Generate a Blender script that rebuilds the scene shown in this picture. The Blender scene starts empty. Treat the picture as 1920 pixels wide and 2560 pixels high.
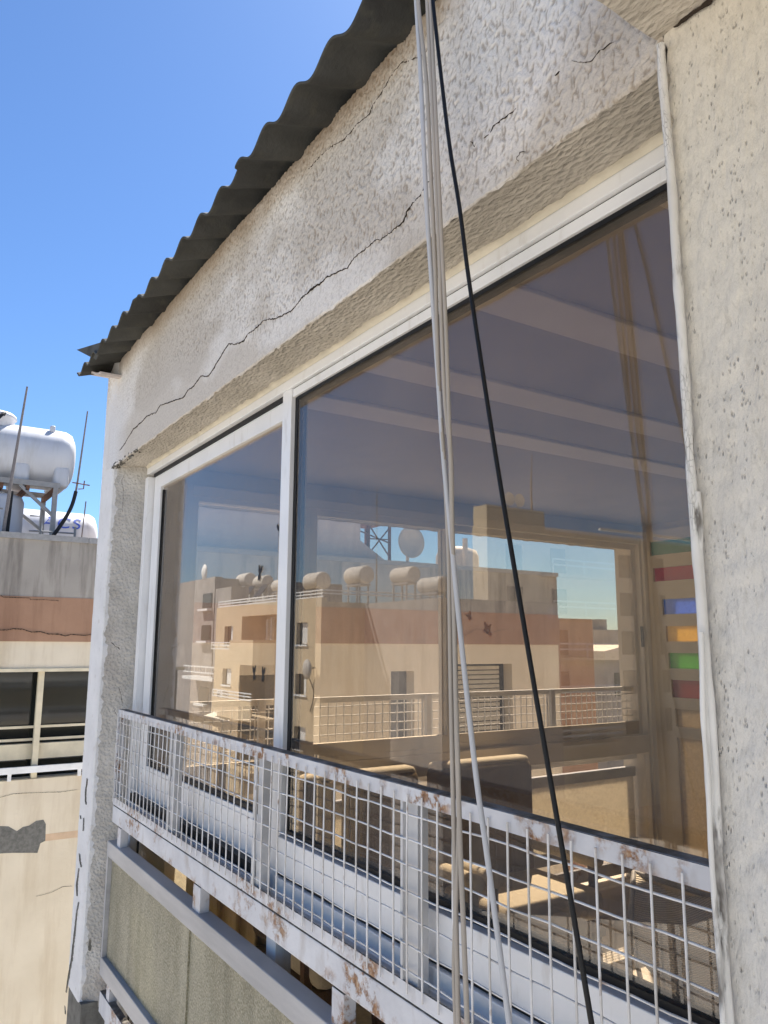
import bpy, bmesh, math, random, json
from mathutils import Vector, Matrix, noise
random.seed(7)
D = json.loads(r'''{"crack_main":[[[-1.1869,-0.157,0.9491,1.2],[-1.207,-0.157,0.9546,1.5],[-1.2235,-0.157,0.9381,1.5],[-1.2571,-0.157,0.9331,2.5],[-1.2787,-0.157,0.9251,4],[-1.2918,-0.157,0.9073,3],[-1.3231,-0.157,0.9088,3],[-1.3461,-0.157,0.9059,2.5],[-1.3839,-0.157,0.9097,1.5],[-1.4034,-0.157,0.917,1.5],[-1.4383,-0.157,0.9146,2],[-1.4796,-0.157,0.9169,2],[-1.5062,-0.157,0.9157,2],[-1.5331,-0.157,0.9036,2],[-1.5668,-0.157,0.9107,3],[-1.6074,-0.157,0.9168,3],[-1.6433,-0.157,0.9225,6],[-1.6554,-0.157,0.918,5],[-1.7247,-0.157,0.9219,6],[-1.7707,-0.157,0.9193,4],[-1.7976,-0.157,0.9133,3],[-1.839,-0.157,0.907,3],[-1.9353,-0.157,0.9208,4],[-2.0236,-0.157,0.9459,2.5],[-2.0729,-0.157,0.9418,5],[-2.1157,-0.157,0.9422,3],[-2.1421,-0.157,0.9439,2],[-2.1732,-0.157,0.9321,7],[-2.2331,-0.157,0.9424,3],[-2.2967,-0.157,0.9644,4],[-2.3313,-0.157,0.9538,4],[-2.3904,-0.157,0.9328,5],[-2.4352,-0.157,0.9183,5],[-2.4623,-0.157,0.9101,4],[-2.4954,-0.157,0.9118,4],[-2.5547,-0.157,0.9335,2],[-2.5882,-0.157,0.9222,5],[-2.6347,-0.157,0.9141,4],[-2.6839,-0.157,0.915,3],[-2.7272,-0.157,0.9006,5],[-3.027,-0.157,0.9473,3],[-3.0749,-0.157,0.9323,4],[-3.1512,-0.157,0.9424,4],[-3.2141,-0.157,0.9487,4],[-3.2761,-0.157,0.9401,4],[-3.3257,-0.157,0.9424,6],[-3.3411,-0.157,0.9364,6],[-3.4007,-0.157,0.9382,6],[-3.4927,-0.157,0.9168,2],[-3.5261,-0.157,0.904,5],[-3.5611,-0.157,0.8963,4],[-3.6247,-0.157,0.8867,3]]],"crack_upper":[[[-1.1963,-0.157,1.2638,1],[-1.2131,-0.157,1.2617,1.2],[-1.2431,-0.157,1.2743,1.5],[-1.274,-0.157,1.2885,2],[-1.3014,-0.157,1.3034,1.5],[-1.3295,-0.157,1.3021,1.5],[-1.3486,-0.157,1.2972,1.5],[-1.3729,-0.157,1.2865,1.5],[-1.4028,-0.157,1.2789,1.5],[-1.4231,-0.157,1.2736,1.5],[-1.4384,-0.157,1.2588,1.5],[-1.492,-0.157,1.2671,1.5],[-1.5251,-0.157,1.262,1.5],[-1.5593,-0.157,1.262,2],[-1.6131,-0.157,1.2785,1.5],[-1.6819,-0.157,1.2883,1],[-1.7544,-0.157,1.288,1]]],"crack_right":[[[-0.9338,-0.157,0.9558,0.8],[-0.9557,-0.157,0.9553,2.5],[-0.9749,-0.157,0.9553,3],[-0.9945,-0.157,0.9576,3],[-1.0048,-0.157,0.9468,2],[-1.0216,-0.157,0.9485,2]],[[-1.0581,-0.157,0.9646,3],[-1.0494,-0.157,0.946,2.5]],[[-1.087,-0.157,0.9669,2],[-1.0797,-0.157,0.9657,2]],[[-0.9314,-0.157,0.8501,1.5],[-0.9341,-0.157,0.8607,1.5],[-0.9249,-0.157,0.8637,1.5],[-0.912,-0.157,0.8572,1.5]],[[-0.7104,-0.157,0.9306,1],[-0.7384,-0.157,0.9361,1.2],[-0.7534,-0.157,0.9277,1.2],[-0.768,-0.157,0.9335,1.2],[-0.7974,-0.157,0.9591,1]],[[-0.8338,-0.157,0.9577,4],[-0.8251,-0.157,0.9575,3]]],"crack_reveal":[[[-3.643,-0.094,-0.1902,3],[-3.643,-0.0829,-0.2165,3],[-3.643,-0.0737,-0.2499,3],[-3.643,-0.0707,-0.2595,2]],[[-3.643,-0.1025,-0.2818,3],[-3.643,-0.1076,-0.291,3],[-3.643,-0.0937,-0.3103,2],[-3.643,-0.0846,-0.3435,2]],[[-3.643,-0.1394,0.0081,4],[-3.643,-0.1195,-0.0062,7],[-3.643,-0.097,-0.023,4]],[[-3.643,-0.1194,0.7943,1.5],[-3.643,-0.1366,0.7509,1.5],[-3.643,-0.1268,0.7109,2],[-3.643,-0.1249,0.6394,1.5],[-3.643,-0.1249,0.5987,1]]],"peel":[[[-3.8224,-0.157,-0.5978,4],[-3.8262,-0.157,-0.6245,14],[-3.84,-0.157,-0.6579,18],[-3.8295,-0.157,-0.6927,22],[-3.8121,-0.157,-0.7107,8]],[[-3.841,-0.157,-0.7724,4],[-3.8335,-0.157,-0.8124,6],[-3.8358,-0.157,-0.8282,2]],[[-3.8756,-0.157,-0.9338,4],[-3.8611,-0.157,-0.9563,14],[-3.8249,-0.157,-0.9788,8]],[[-3.8687,-0.157,-0.9937,4],[-3.8794,-0.157,-1.0369,10],[-3.8932,-0.157,-1.0707,26],[-3.868,-0.157,-1.1101,14]],[[-3.8312,-0.157,-1.1259,4],[-3.8567,-0.157,-1.1825,10],[-3.8643,-0.157,-1.2344,22],[-3.8839,-0.157,-1.3245,22],[-3.8915,-0.157,-1.3762,30],[-3.9203,-0.157,-1.4397,26],[-3.9409,-0.157,-1.491,14],[-3.9515,-0.157,-1.5341,6]],[[-3.9575,-0.157,-1.5904,4],[-3.9397,-0.157,-1.6184,10]],[[-3.909,-0.157,-0.7739,5],[-3.8949,-0.157,-0.7872,4]]],"peel_reveal":[[[-3.643,-0.1469,-1.2168,5],[-3.643,-0.148,-1.2449,24],[-3.643,-0.1449,-1.2689,26]],[[-3.643,-0.1585,-1.0246,10],[-3.643,-0.1511,-1.0258,10]],[[-3.643,-0.1441,-1.0796,12],[-3.643,-0.1381,-1.0815,6]]],"patch":[[-10.5,0.2765,-2.0988],[-10.5,0.4286,-2.1002],[-10.5,0.5196,-2.1132],[-10.5,0.6155,-2.1781],[-10.5,0.6779,-2.138],[-10.5,0.7434,-2.1318],[-10.5,0.8199,-2.0858],[-10.5,0.9002,-2.0809],[-10.5,0.931,-2.1325],[-10.5,0.9383,-2.3255],[-10.5,0.886,-2.3464],[-10.5,0.8604,-2.4518],[-10.5,0.582,-2.4155],[-10.5,0.4529,-2.4053],[-10.5,0.2983,-2.3654]],"ncrack":[[[-10.48,0.1754,0.1558,6],[-10.48,0.2456,0.1632,8],[-10.48,0.3168,0.1643,7],[-10.48,0.3874,0.1809,8],[-10.48,0.4967,0.1761,8],[-10.48,0.5972,0.1421,9],[-10.48,0.6957,0.15,8],[-10.48,0.7979,0.1208,8],[-10.48,0.9118,0.1221,9],[-10.48,0.9901,0.1002,9],[-10.48,1.0531,0.1211,7],[-10.48,1.2237,0.1095,8],[-10.48,1.3021,0.124,7],[-10.48,1.4516,0.0913,6],[-10.48,1.6545,0.1212,6]],[[-10.48,0.212,0.5846,3],[-10.48,0.2499,0.5572,6],[-10.48,0.5413,0.5574,5],[-10.48,0.5552,0.538,5],[-10.48,0.7043,0.5433,4],[-10.48,0.8825,0.536,3]],[[-10.5,0.4028,-1.7774,2],[-10.5,0.5431,-1.7499,3],[-10.5,0.7956,-1.7596,2],[-10.5,1.0699,-1.7779,3],[-10.5,1.2654,-1.7675,2]],[[-10.5,0.8833,-2.9392,2],[-10.5,1.0423,-2.9238,2],[-10.5,1.1748,-2.8763,3],[-10.5,1.2857,-2.8863,2]],[[-10.48,7.3545,0.1638,4],[-10.48,7.609,0.2888,4],[-10.48,7.7693,0.2789,4],[-10.48,7.8978,0.2189,4],[-10.48,8.1295,0.2718,4],[-10.48,8.3313,0.2999,3]]],"cable_white":[[-1.1202,-0.25,1.3894],[-1.1122,-0.25,1.2716],[-1.0968,-0.25,1.0822],[-1.0803,-0.25,0.8201],[-1.0644,-0.25,0.6385],[-1.0483,-0.25,0.4671],[-1.0352,-0.25,0.3251],[-1.0182,-0.25,0.1997],[-0.9975,-0.25,0.0452],[-0.9616,-0.25,-0.1835],[-0.9361,-0.25,-0.3083],[-0.896,-0.25,-0.5143],[-0.8845,-0.25,-0.5793]],"cable_tan_a":[[-1.1118,-0.25,1.3822],[-1.104,-0.25,1.2544],[-1.0784,-0.25,1.0699],[-1.0671,-0.25,0.8865],[-1.0554,-0.25,0.6944],[-1.0507,-0.25,0.5721],[-1.0452,-0.25,0.437],[-1.0302,-0.25,0.2774],[-1.0223,-0.25,0.1405],[-1.02,-0.25,-0.054],[-1.0168,-0.25,-0.2382],[-1.0137,-0.25,-0.3553],[-1.0094,-0.25,-0.5561],[-1.007,-0.25,-0.6305]],"cable_tan_b":[[-1.0817,-0.25,1.3567],[-1.0745,-0.25,1.2422],[-1.063,-0.25,1.0595],[-1.0511,-0.25,0.8695],[-1.041,-0.25,0.6904],[-1.0366,-0.25,0.567],[-1.0283,-0.25,0.4179],[-1.0152,-0.25,0.321],[-1.0127,-0.25,0.2064],[-1.0095,-0.25,0.0739],[-1.0065,-0.25,-0.1155],[-1.0007,-0.25,-0.2944],[-0.9951,-0.25,-0.4076],[-0.9885,-0.25,-0.5484],[-0.9864,-0.25,-0.6218]],"cable_tan_c":[[-1.071,-0.25,1.3476],[-1.064,-0.25,1.2341],[-1.0509,-0.25,1.0093],[-1.0416,-0.25,0.8401],[-1.0327,-0.25,0.6868],[-1.0251,-0.25,0.5628],[-1.0193,-0.25,0.4155],[-1.0137,-0.25,0.2745],[-1.0127,-0.25,0.1396],[-1.0075,-0.25,-0.0535],[-1.0026,-0.25,-0.2359],[-1.0087,-0.25,-0.3541],[-1.0186,-0.25,-0.4707],[-1.0162,-0.25,-0.5586],[-1.0147,-0.25,-0.6337]],"cable_black":[[-1.0646,-0.25,1.324],[-1.0563,-0.25,1.228],[-1.0141,-0.25,0.9232],[-0.9823,-0.25,0.7546],[-0.9571,-0.25,0.596],[-0.9057,-0.25,0.3196],[-0.8624,-0.25,0.1067],[-0.8191,-0.25,-0.1007],[-0.7819,-0.25,-0.275],[-0.7441,-0.25,-0.4583],[-0.7339,-0.25,-0.5163]],"conduit_a":[[-0.6193,-0.168,0.8553],[-0.6199,-0.168,0.8052],[-0.6188,-0.168,0.7599],[-0.6178,-0.168,0.7153],[-0.6168,-0.168,0.6713],[-0.6155,-0.168,0.6218],[-0.6159,-0.168,0.5208],[-0.615,-0.168,0.4337],[-0.6141,-0.168,0.3215],[-0.6144,-0.168,0.2403],[-0.6135,-0.168,0.161],[-0.6126,-0.168,0.1094],[-0.6116,-0.168,0.0587],[-0.6117,-0.168,0.0188],[-0.6144,-0.168,-0.0883],[-0.6141,-0.168,-0.159],[-0.6149,-0.168,-0.2282],[-0.6141,-0.168,-0.2954],[-0.6133,-0.168,-0.3609],[-0.6119,-0.168,-0.4372],[-0.6111,-0.168,-0.4785]],"conduit_b":[[-0.606,-0.18,0.0186],[-0.6068,-0.18,-0.0155],[-0.6104,-0.18,-0.0874],[-0.609,-0.18,-0.1573],[-0.6108,-0.18,-0.2259],[-0.6105,-0.18,-0.2926],[-0.6091,-0.18,-0.3572],[-0.6092,-0.18,-0.4333],[-0.6088,-0.18,-0.4744]],"conduit_c":[[-0.6088,-0.166,0.1971],[-0.6105,-0.166,0.1093],[-0.6106,-0.166,0.0287],[-0.6095,-0.166,-0.0399],[-0.6082,-0.166,-0.1116],[-0.6104,-0.166,-0.2276],[-0.6107,-0.166,-0.2949],[-0.6115,-0.166,-0.3607],[-0.6102,-0.166,-0.437],[-0.6094,-0.166,-0.4783]],"panels":[["green",-3.535,0.723,0.626],["red",-3.518,0.538,0.444],["blue",-3.456,0.321,0.218],["yellow",-3.439,0.139,0.037],["green2",-3.43,-0.039,-0.14],["maroon",-3.42,-0.215,-0.329],["clear",-3.404,-0.401,-0.514]],"lower":[-3.47,-0.585],"rib":[[-3.024,2.536,-1.3],[-2.507,1.869,-1.3],[-1.887,1.66,-1.3],[-2.522,2.519,-1.3]]}''')
SC = bpy.context.scene
COL = SC.collection
R = math.radians

# ------------------------------------------------------------------ helpers
class MB:
    """collects shapes, becomes ONE mesh object"""
    def __init__(s): s.v=[]; s.f=[]; s.sm=[]
    def add(s, vs, fs, smooth=False):
        b=len(s.v); s.v+= [tuple(p) for p in vs]
        s.f+=[tuple(b+i for i in f) for f in fs]; s.sm+=[smooth]*len(fs); return s
    def box(s,x0,x1,y0,y1,z0,z1):
        if x0>x1:x0,x1=x1,x0
        if y0>y1:y0,y1=y1,y0
        if z0>z1:z0,z1=z1,z0
        vs=[(x,y,z) for x in (x0,x1) for y in (y0,y1) for z in (z0,z1)]
        return s.add(vs,[(0,1,3,2),(4,6,7,5),(0,4,5,1),(2,3,7,6),(0,2,6,4),(1,5,7,3)])
    def beam(s,a,b,w,h,up=(0,0,1)):
        a=Vector(a);b=Vector(b);d=(b-a).normalized();u=Vector(up)
        if abs(d.dot(u))>.98:u=Vector((0,1,0))
        r=d.cross(u).normalized()*w/2;t=r.cross(d).normalized()*h/2
        vs=[p+i*r+j*t for p in (a,b) for i,j in ((-1,-1),(1,-1),(1,1),(-1,1))]
        return s.add(vs,[(0,3,2,1),(4,5,6,7),(0,1,5,4),(1,2,6,5),(2,3,7,6),(3,0,4,7)])
    def tube(s,pts,r,n=8,cap=True):
        P=[Vector(p) for p in pts];N=len(P);vs=[];fs=[]
        rr=r if isinstance(r,(list,tuple)) else [r]*N
        prev=None
        for i,p in enumerate(P):
            d=(P[min(i+1,N-1)]-P[max(i-1,0)]).normalized()
            if prev is None:
                a=Vector((0,1,0)) if abs(d.y)<.9 else Vector((1,0,0))
                u=d.cross(a).normalized()
            else: u=(prev-d*prev.dot(d)).normalized()
            prev=u;w=d.cross(u)
            for k in range(n):
                t=2*math.pi*k/n; vs.append(p+(u*math.cos(t)+w*math.sin(t))*rr[i])
        for i in range(N-1):
            for k in range(n):
                k2=(k+1)%n; fs.append((i*n+k,i*n+k2,(i+1)*n+k2,(i+1)*n+k))
        s.add(vs,fs,True)
        if cap: s.add([vs[k] for k in range(n)],[tuple(range(n))[::-1]]); s.add(vs[-n:],[tuple(range(n))])
        return s
    def lathe(s,prof,c,axis='z',n=20):
        """prof: (radius, height) pairs about axis through c"""
        c=Vector(c);vs=[];fs=[]
        for r,h in prof:
            for k in range(n):
                t=2*math.pi*k/n;a,b=r*math.cos(t),r*math.sin(t)
                vs.append(c+Vector({'z':(a,b,h),'y':(a,h,b),'x':(h,a,b)}[axis]))
        for i in range(len(prof)-1):
            for k in range(n):
                k2=(k+1)%n;f=(i*n+k,i*n+k2,(i+1)*n+k2,(i+1)*n+k)
                fs.append(f if axis!='y' else f[::-1])
        return s.add(vs,fs,True)
    def prism(s,poly,fn,t0,t1):
        """poly of 2-d points, fn(u,v,t)->xyz, extruded t0..t1"""
        n=len(poly);vs=[fn(u,v,t0) for u,v in poly]+[fn(u,v,t1) for u,v in poly]
        fs=[tuple(range(n))[::-1],tuple(range(n,2*n))]+[(i,(i+1)%n,n+(i+1)%n,n+i) for i in range(n)]
        return s.add(vs,fs)
    def rounded(s,x0,x1,y0,y1,z0,z1,r,seg=3):
        """soft box via bmesh bevel"""
        bm=bmesh.new();bmesh.ops.create_cube(bm,size=1)
        for v in bm.verts: v.co=Vector((x0+(x1-x0)*(v.co.x+.5),y0+(y1-y0)*(v.co.y+.5),z0+(z1-z0)*(v.co.z+.5)))
        bmesh.ops.bevel(bm,geom=bm.edges[:],offset=r,segments=seg,profile=.5,affect='EDGES')
        bm.verts.index_update()
        s.add([v.co[:] for v in bm.verts],[[v.index for v in f.verts] for f in bm.faces],True);bm.free();return s
    def build(s,name,mat,parent=None,mirror=False,bevel=0,fix=True):
        m=bpy.data.meshes.new(name)
        vs=[(x,-y,z) for x,y,z in s.v] if mirror else s.v
        m.from_pydata(vs,[],[f[::-1] for f in s.f] if mirror else s.f)
        m.polygons.foreach_set('use_smooth',s.sm)
        if fix:
            bm=bmesh.new();bm.from_mesh(m);bmesh.ops.recalc_face_normals(bm,faces=bm.faces[:]);bm.to_mesh(m);bm.free()
        m.materials.append(mat);m.update()
        o=bpy.data.objects.new(name,m);COL.objects.link(o)
        if parent is not None:
            o.parent=parent
            if parent.type=='EMPTY': o.matrix_parent_inverse=Matrix.Translation(-parent.location)
        if bevel:
            b=o.modifiers.new('Bevel','BEVEL');b.width=bevel;b.segments=2;b.limit_method='ANGLE';b.angle_limit=R(40)
        return o

def tag(o,label=None,cat=None,group=None,kind=None):
    if label:o['label']=label
    if cat:o['category']=cat
    if group:o['group']=group
    if kind:o['kind']=kind
    return o
def thing(name,label,cat,loc,group=None):
    o=bpy.data.objects.new(name,None);COL.objects.link(o);o.location=loc;o.empty_display_size=.2
    return tag(o,label,cat,group)

def cells(u0,u1,v0,v1,holes):
    us=sorted({u0,u1,*[min(max(h[i],u0),u1) for h in holes for i in (0,1)]})
    vs=sorted({v0,v1,*[min(max(h[i],v0),v1) for h in holes for i in (2,3)]})
    out=[]
    for a,b in zip(vs,vs[1:]):
        run=None
        for c,d in zip(us,us[1:]):
            solid=not any(h[0]<(c+d)/2<h[1] and h[2]<(a+b)/2<h[3] for h in holes)
            if solid: run=[run[0] if run else c,d]
            if run and (not solid or d==us[-1]): out.append((run[0],run[1],a,b)); run=None
    return out

# ------------------------------------------------------------------ materials
def lin(r,g,b):
    f=lambda c:(c/12.92 if c<=.04045 else ((c+.055)/1.055)**2.4)
    return (f(r/255),f(g/255),f(b/255),1)
class NT:
    def __init__(s,name):
        s.m=bpy.data.materials.new(name);s.m.use_nodes=True;s.t=s.m.node_tree;s.t.nodes.clear()
        s.out=s.t.nodes.new('ShaderNodeOutputMaterial');s.tc=s.t.nodes.new('ShaderNodeTexCoord')
    def n(s,typ,**k):
        x=s.t.nodes.new('ShaderNode'+typ)
        for a,b in k.items(): setattr(x,a,b)
        return x
    def L(s,a,b): s.t.links.new(a,b)
    def put(s,sock,val):
        if hasattr(val,'is_output') or isinstance(val,bpy.types.NodeSocket): s.L(val,sock)
        else: sock.default_value=val
    def co(s,scale=(1,1,1),rot=(0,0,0)):
        mp=s.n('Mapping');s.L(s.tc.outputs['Object'],mp.inputs['Vector']);mp.inputs['Scale'].default_value=scale;mp.inputs['Rotation'].default_value=rot
        return mp.outputs['Vector']
    def noise(s,scale,detail=4,co=None,rough=.55,dist=0):
        x=s.n('TexNoise');s.L(co or s.tc.outputs['Object'],x.inputs['Vector'])
        x.inputs['Scale'].default_value=scale;x.inputs['Detail'].default_value=detail;x.inputs['Roughness'].default_value=rough;x.inputs['Distortion'].default_value=dist
        return x.outputs['Fac']
    def voro(s,scale,co=None,feature='F1',out='Distance',rand=1):
        x=s.n('TexVoronoi');x.feature=feature;s.L(co or s.tc.outputs['Object'],x.inputs['Vector']);x.inputs['Scale'].default_value=scale;x.inputs['Randomness'].default_value=rand
        return x.outputs[out]
    def ramp(s,fac,stops,interp='LINEAR'):
        x=s.n('ValToRGB');s.L(fac,x.inputs['Fac']);cr=x.color_ramp;cr.interpolation=interp
        while len(cr.elements)<len(stops): cr.elements.new(.5)
        for e,(p,c) in zip(cr.elements,stops): e.position=p;e.color=c if len(c)==4 else (*c,1)
        return x.outputs['Color']
    def rng(s,v,a,b,c=0,d=1):
        x=s.n('MapRange');s.put(x.inputs['Value'],v)
        for i,q in zip((1,2,3,4),(a,b,c,d)): x.inputs[i].default_value=q
        return x.outputs['Result']
    def mix(s,f,a,b,mode='MIX'):
        x=s.n('MixRGB');x.blend_type=mode;s.put(x.inputs[0],f);s.put(x.inputs[1],a);s.put(x.inputs[2],b);return x.outputs[0]
    def math(s,op,a,b=0.,clamp=False):
        x=s.n('Math');x.operation=op;x.use_clamp=clamp;s.put(x.inputs[0],a);s.put(x.inputs[1],b);return x.outputs[0]
    def sep(s):
        x=s.n('SeparateXYZ');s.L(s.tc.outputs['Object'],x.inputs[0]);return x.outputs
    def bump(s,h,dist=.01,strength=1.,normal=None):
        x=s.n('Bump');s.L(h,x.inputs['Height']);x.inputs['Distance'].default_value=dist;x.inputs['Strength'].default_value=strength
        if normal is not None:s.L(normal,x.inputs['Normal'])
        return x.outputs['Normal']
    def pbr(s,col,rough=.8,spec=.3,normal=None,metal=0):
        b=s.n('BsdfPrincipled');s.put(b.inputs['Base Color'],col);s.put(b.inputs['Roughness'],rough);b.inputs['Metallic'].default_value=metal
        b.inputs['Specular IOR Level'].default_value=spec
        if normal is not None:s.L(normal,b.inputs['Normal'])
        s.L(b.outputs[0],s.out.inputs['Surface']);return s.m

def simple(name,c,rough=.7,spec=.3,var=.12,scale=6,bump=0,bscale=60,metal=0):
    t=NT(name);n=t.noise(scale,5)
    lo=tuple(x*(1-var) for x in c[:3])+(1,);hi=tuple(min(1,x*(1+var)) for x in c[:3])+(1,)
    col=t.ramp(n,[(.3,lo),(.7,hi)]);nr=None
    if bump:nr=t.bump(t.noise(bscale,4),bump)
    return t.pbr(col,rough,spec,nr,metal)

def m_spatter():
    """thick sprayed plaster, painted white, darker in the hollows, brown dirt under the roof"""
    t=NT('sprayed_white_plaster')
    geo=t.sep()
    big=t.noise(2.2,4);patch=t.noise(1.3,3,t.co((1,1,1.4)))
    white=t.mix(t.rng(patch,.47,.55),lin(223,218,211),lin(198,190,179))
    # lower third repainted in beige
    h=t.math('ADD',geo[2],t.math('MULTIPLY',t.math('SUBTRACT',big,.5),.35))
    xl=t.rng(geo[0],-2.6,-1.2,0,.17)
    white=t.mix(t.rng(t.math('ADD',h,xl),.98,.93),white,lin(205,197,186))
    # pits follow the relief stored on the mesh
    at=t.n('Attribute');at.attribute_name='pit'
    col=t.mix(t.math('MULTIPLY',at.outputs['Fac'],.55),white,lin(126,108,86))
    # dirt wash at top edge (roof line at z=1.37)
    d=t.math('ADD',geo[2],t.math('MULTIPLY',t.math('SUBTRACT',t.noise(9,5),.5),.10))
    col=t.mix(t.math('MULTIPLY',t.rng(d,1.27,1.40),.85),col,lin(140,118,90))
    cl=t.rng(t.math('ADD',geo[0],t.math('MULTIPLY',big,.3)),-3.38,-3.62)
    col=t.mix(t.math('MULTIPLY',cl,t.rng(d,1.25,1.05)),col,lin(219,217,215))
    dr=t.noise(2.6,6,t.co((3,1,.35)),.6)
    col=t.mix(t.math('MULTIPLY',t.rng(dr,.54,.72),.35),col,lin(168,156,140))
    sp=t.noise(170,2)
    col=t.mix(t.math('MULTIPLY',t.rng(sp,.62,.75),.25),col,lin(120,108,95))
    nr=t.bump(t.math('ADD',t.noise(120,5,t.co((1,1,.7))),t.math('MULTIPLY',t.noise(330,3,t.co((1,1,.6))),.4)),.004,1.)
    return t.pbr(col,.9,.15,nr)
def m_soffit():
    t=NT('bare_render_soffit');n=t.noise(5,5)
    col=t.ramp(n,[(.3,lin(182,174,160)),(.7,lin(202,194,181))])
    col=t.mix(t.rng(t.noise(30,5),.58,.7),col,lin(206,198,184))
    nr=t.bump(t.math('ADD',t.noise(70,6,t.co((.5,1.2,1),(0,0,.6)),.65),t.math('MULTIPLY',t.voro(90,t.co((.6,1.2,1),(0,0,.6))),.8)),.007,1.)
    return t.pbr(col,.95,.1,nr)
def m_reveal():
    t=NT('grey_rough_render');n=t.noise(7,5)
    col=t.ramp(n,[(.3,lin(168,164,157)),(.7,lin(198,194,187))])
    st=t.noise(3,5,t.co((1,1,.5)))
    z=t.sep()
    col=t.mix(t.math('MULTIPLY',t.rng(st,.5,.68),t.rng(z[2],-.4,-1.0,.15,.7)),col,lin(150,124,104))
    nr=t.bump(t.math('ADD',t.noise(55,6,None,.62),t.math('MULTIPLY',t.voro(75),.7)),.007,1.)
    return t.pbr(col,.95,.1,nr)
def m_pillar():
    t=NT('white_corner_plaster')
    col=t.ramp(t.noise(6,5),[(.3,lin(214,213,212)),(.7,lin(229,228,227))])
    col=t.mix(t.math('MULTIPLY',t.rng(t.noise(25,6),.6,.75),.5),col,lin(178,170,160))
    return t.pbr(col,.85,.2,t.bump(t.noise(60,5),.004,.8))
def m_pier():
    t=NT('stippled_cream_plaster')
    z=t.sep()[2]
    col=t.mix(t.rng(t.math('ADD',z,t.math('MULTIPLY',t.noise(3,4),.5)),.25,1.1),lin(209,206,200),lin(214,208,195))
    st=t.noise(2.6,6,t.co((2.2,1,.3)),.6)
    col=t.mix(t.math('MULTIPLY',t.rng(st,.5,.72),.45),col,lin(172,166,156))
    c=t.co((1,1,.38))
    wob=t.mix(.012,c,t.n('TexNoise').outputs['Color'],'ADD')
    pit=t.voro(210,c)
    sel=t.noise(55,3,c)
    msk=t.math('MULTIPLY',t.rng(t.math('ADD',pit,t.math('MULTIPLY',t.noise(260,3,c),.30)),.46,.18),t.rng(sel,.44,.60))
    col=t.mix(t.math('MULTIPLY',msk,.12),col,lin(140,135,128))
    col=t.mix(t.math('MULTIPLY',t.rng(t.noise(120,5,c,.7),.5,.72),.35),col,lin(146,141,132))
    h=t.math('SUBTRACT',t.math('MULTIPLY',t.noise(75,5,c,.6),.9),t.math('MULTIPLY',msk,.5))
    return t.pbr(col,.92,.12,t.bump(h,.006,1.))
def m_rust_white():
    t=NT('chipped_white_paint_with_rust')
    base=t.ramp(t.noise(9,5),[(.35,lin(194,194,197)),(.65,lin(214,214,216))])
    n=t.noise(7,3);f=t.noise(38,6,None,.7)
    m=t.math('MULTIPLY',t.rng(n,.47,.58),t.rng(f,.47,.58))
    col=t.mix(m,base,t.ramp(t.noise(90,4),[(.3,lin(106,70,46)),(.55,lin(160,124,94)),(.75,lin(200,178,152))]))
    grime=t.noise(16,5,t.co((1,1,.4)))
    col=t.mix(t.math('MULTIPLY',t.rng(grime,.55,.72),.4),col,lin(150,135,118))
    g=t.n('NewGeometry');sx=t.n('SeparateXYZ');t.L(g.outputs['Normal'],sx.inputs[0])
    up=t.math('MULTIPLY',t.rng(sx.outputs[2],.6,.9),t.rng(t.noise(20,5),.3,.55,.55,1))
    col=t.mix(up,col,t.ramp(t.noise(45,5),[(.3,lin(74,70,64)),(.7,lin(122,116,106))]))
    return t.pbr(col,.6,.3,t.bump(t.math('SUBTRACT',t.noise(60,4),m),.0012,.8))
def m_wire():
    t=NT('white_coated_wire');col=t.ramp(t.noise(14,5),[(.35,lin(200,196,190)),(.6,lin(226,225,224))])
    col=t.mix(t.math('MULTIPLY',t.rng(t.noise(28,5),.62,.72),.7),col,lin(140,110,84));return t.pbr(col,.55,.3)
def m_alu():
    t=NT('white_powder_coat');col=t.ramp(t.noise(4,4),[(.3,lin(222,223,224)),(.7,lin(234,234,234))])
    col=t.mix(t.math('MULTIPLY',t.rng(t.noise(30,6,t.co((1,1,.3))),.58,.72),.25),col,lin(170,160,145));return t.pbr(col,.35,.45)
def m_greyalu(): 
    t=NT('weathered_aluminium');col=t.ramp(t.noise(5,5,t.co((.4,1,3))),[(.3,lin(150,150,152)),(.7,lin(182,181,181))])
    return t.pbr(col,.45,.5,t.bump(t.noise(80,4),.0006),.0)
def m_glass(name,tint,f0=.05,dust=.03):
    """coated glass face: Schlick mirror over a tinted clear sheet"""
    t=NT(name);g=t.n('NewGeometry')
    dp=t.n('VectorMath');dp.operation='DOT_PRODUCT';t.L(g.outputs['Incoming'],dp.inputs[0]);t.L(g.outputs['Normal'],dp.inputs[1])
    c=t.math('SUBTRACT',1.,t.math('ABSOLUTE',dp.outputs['Value']),True)
    F=t.math('ADD',f0,t.math('MULTIPLY',t.math('POWER',c,5.),1-f0),True)
    tr=t.n('BsdfTransparent');tr.inputs[0].default_value=tint
    gl=t.n('BsdfGlossy');gl.inputs['Roughness'].default_value=0.;gl.inputs['Color'].default_value=(1,1,1,1)
    mx=t.n('MixShader');t.L(F,mx.inputs[0]);t.L(tr.outputs[0],mx.inputs[1]);t.L(gl.outputs[0],mx.inputs[2]);
    df=t.n('BsdfDiffuse');df.inputs['Color'].default_value=(.62,.58,.54,1)  # diffuse dust film, put in as a painted haze that lifts the darks
    m2=t.n('MixShader');t.L(t.math('MULTIPLY',t.rng(t.noise(3.5,5,t.co((1,1,.5))),.3,.7,.5,1.3),dust),m2.inputs[0]);t.L(mx.outputs[0],m2.inputs[1]);t.L(df.outputs[0],m2.inputs[2]);t.L(m2.outputs[0],t.out.inputs['Surface']);return t.m
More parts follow.
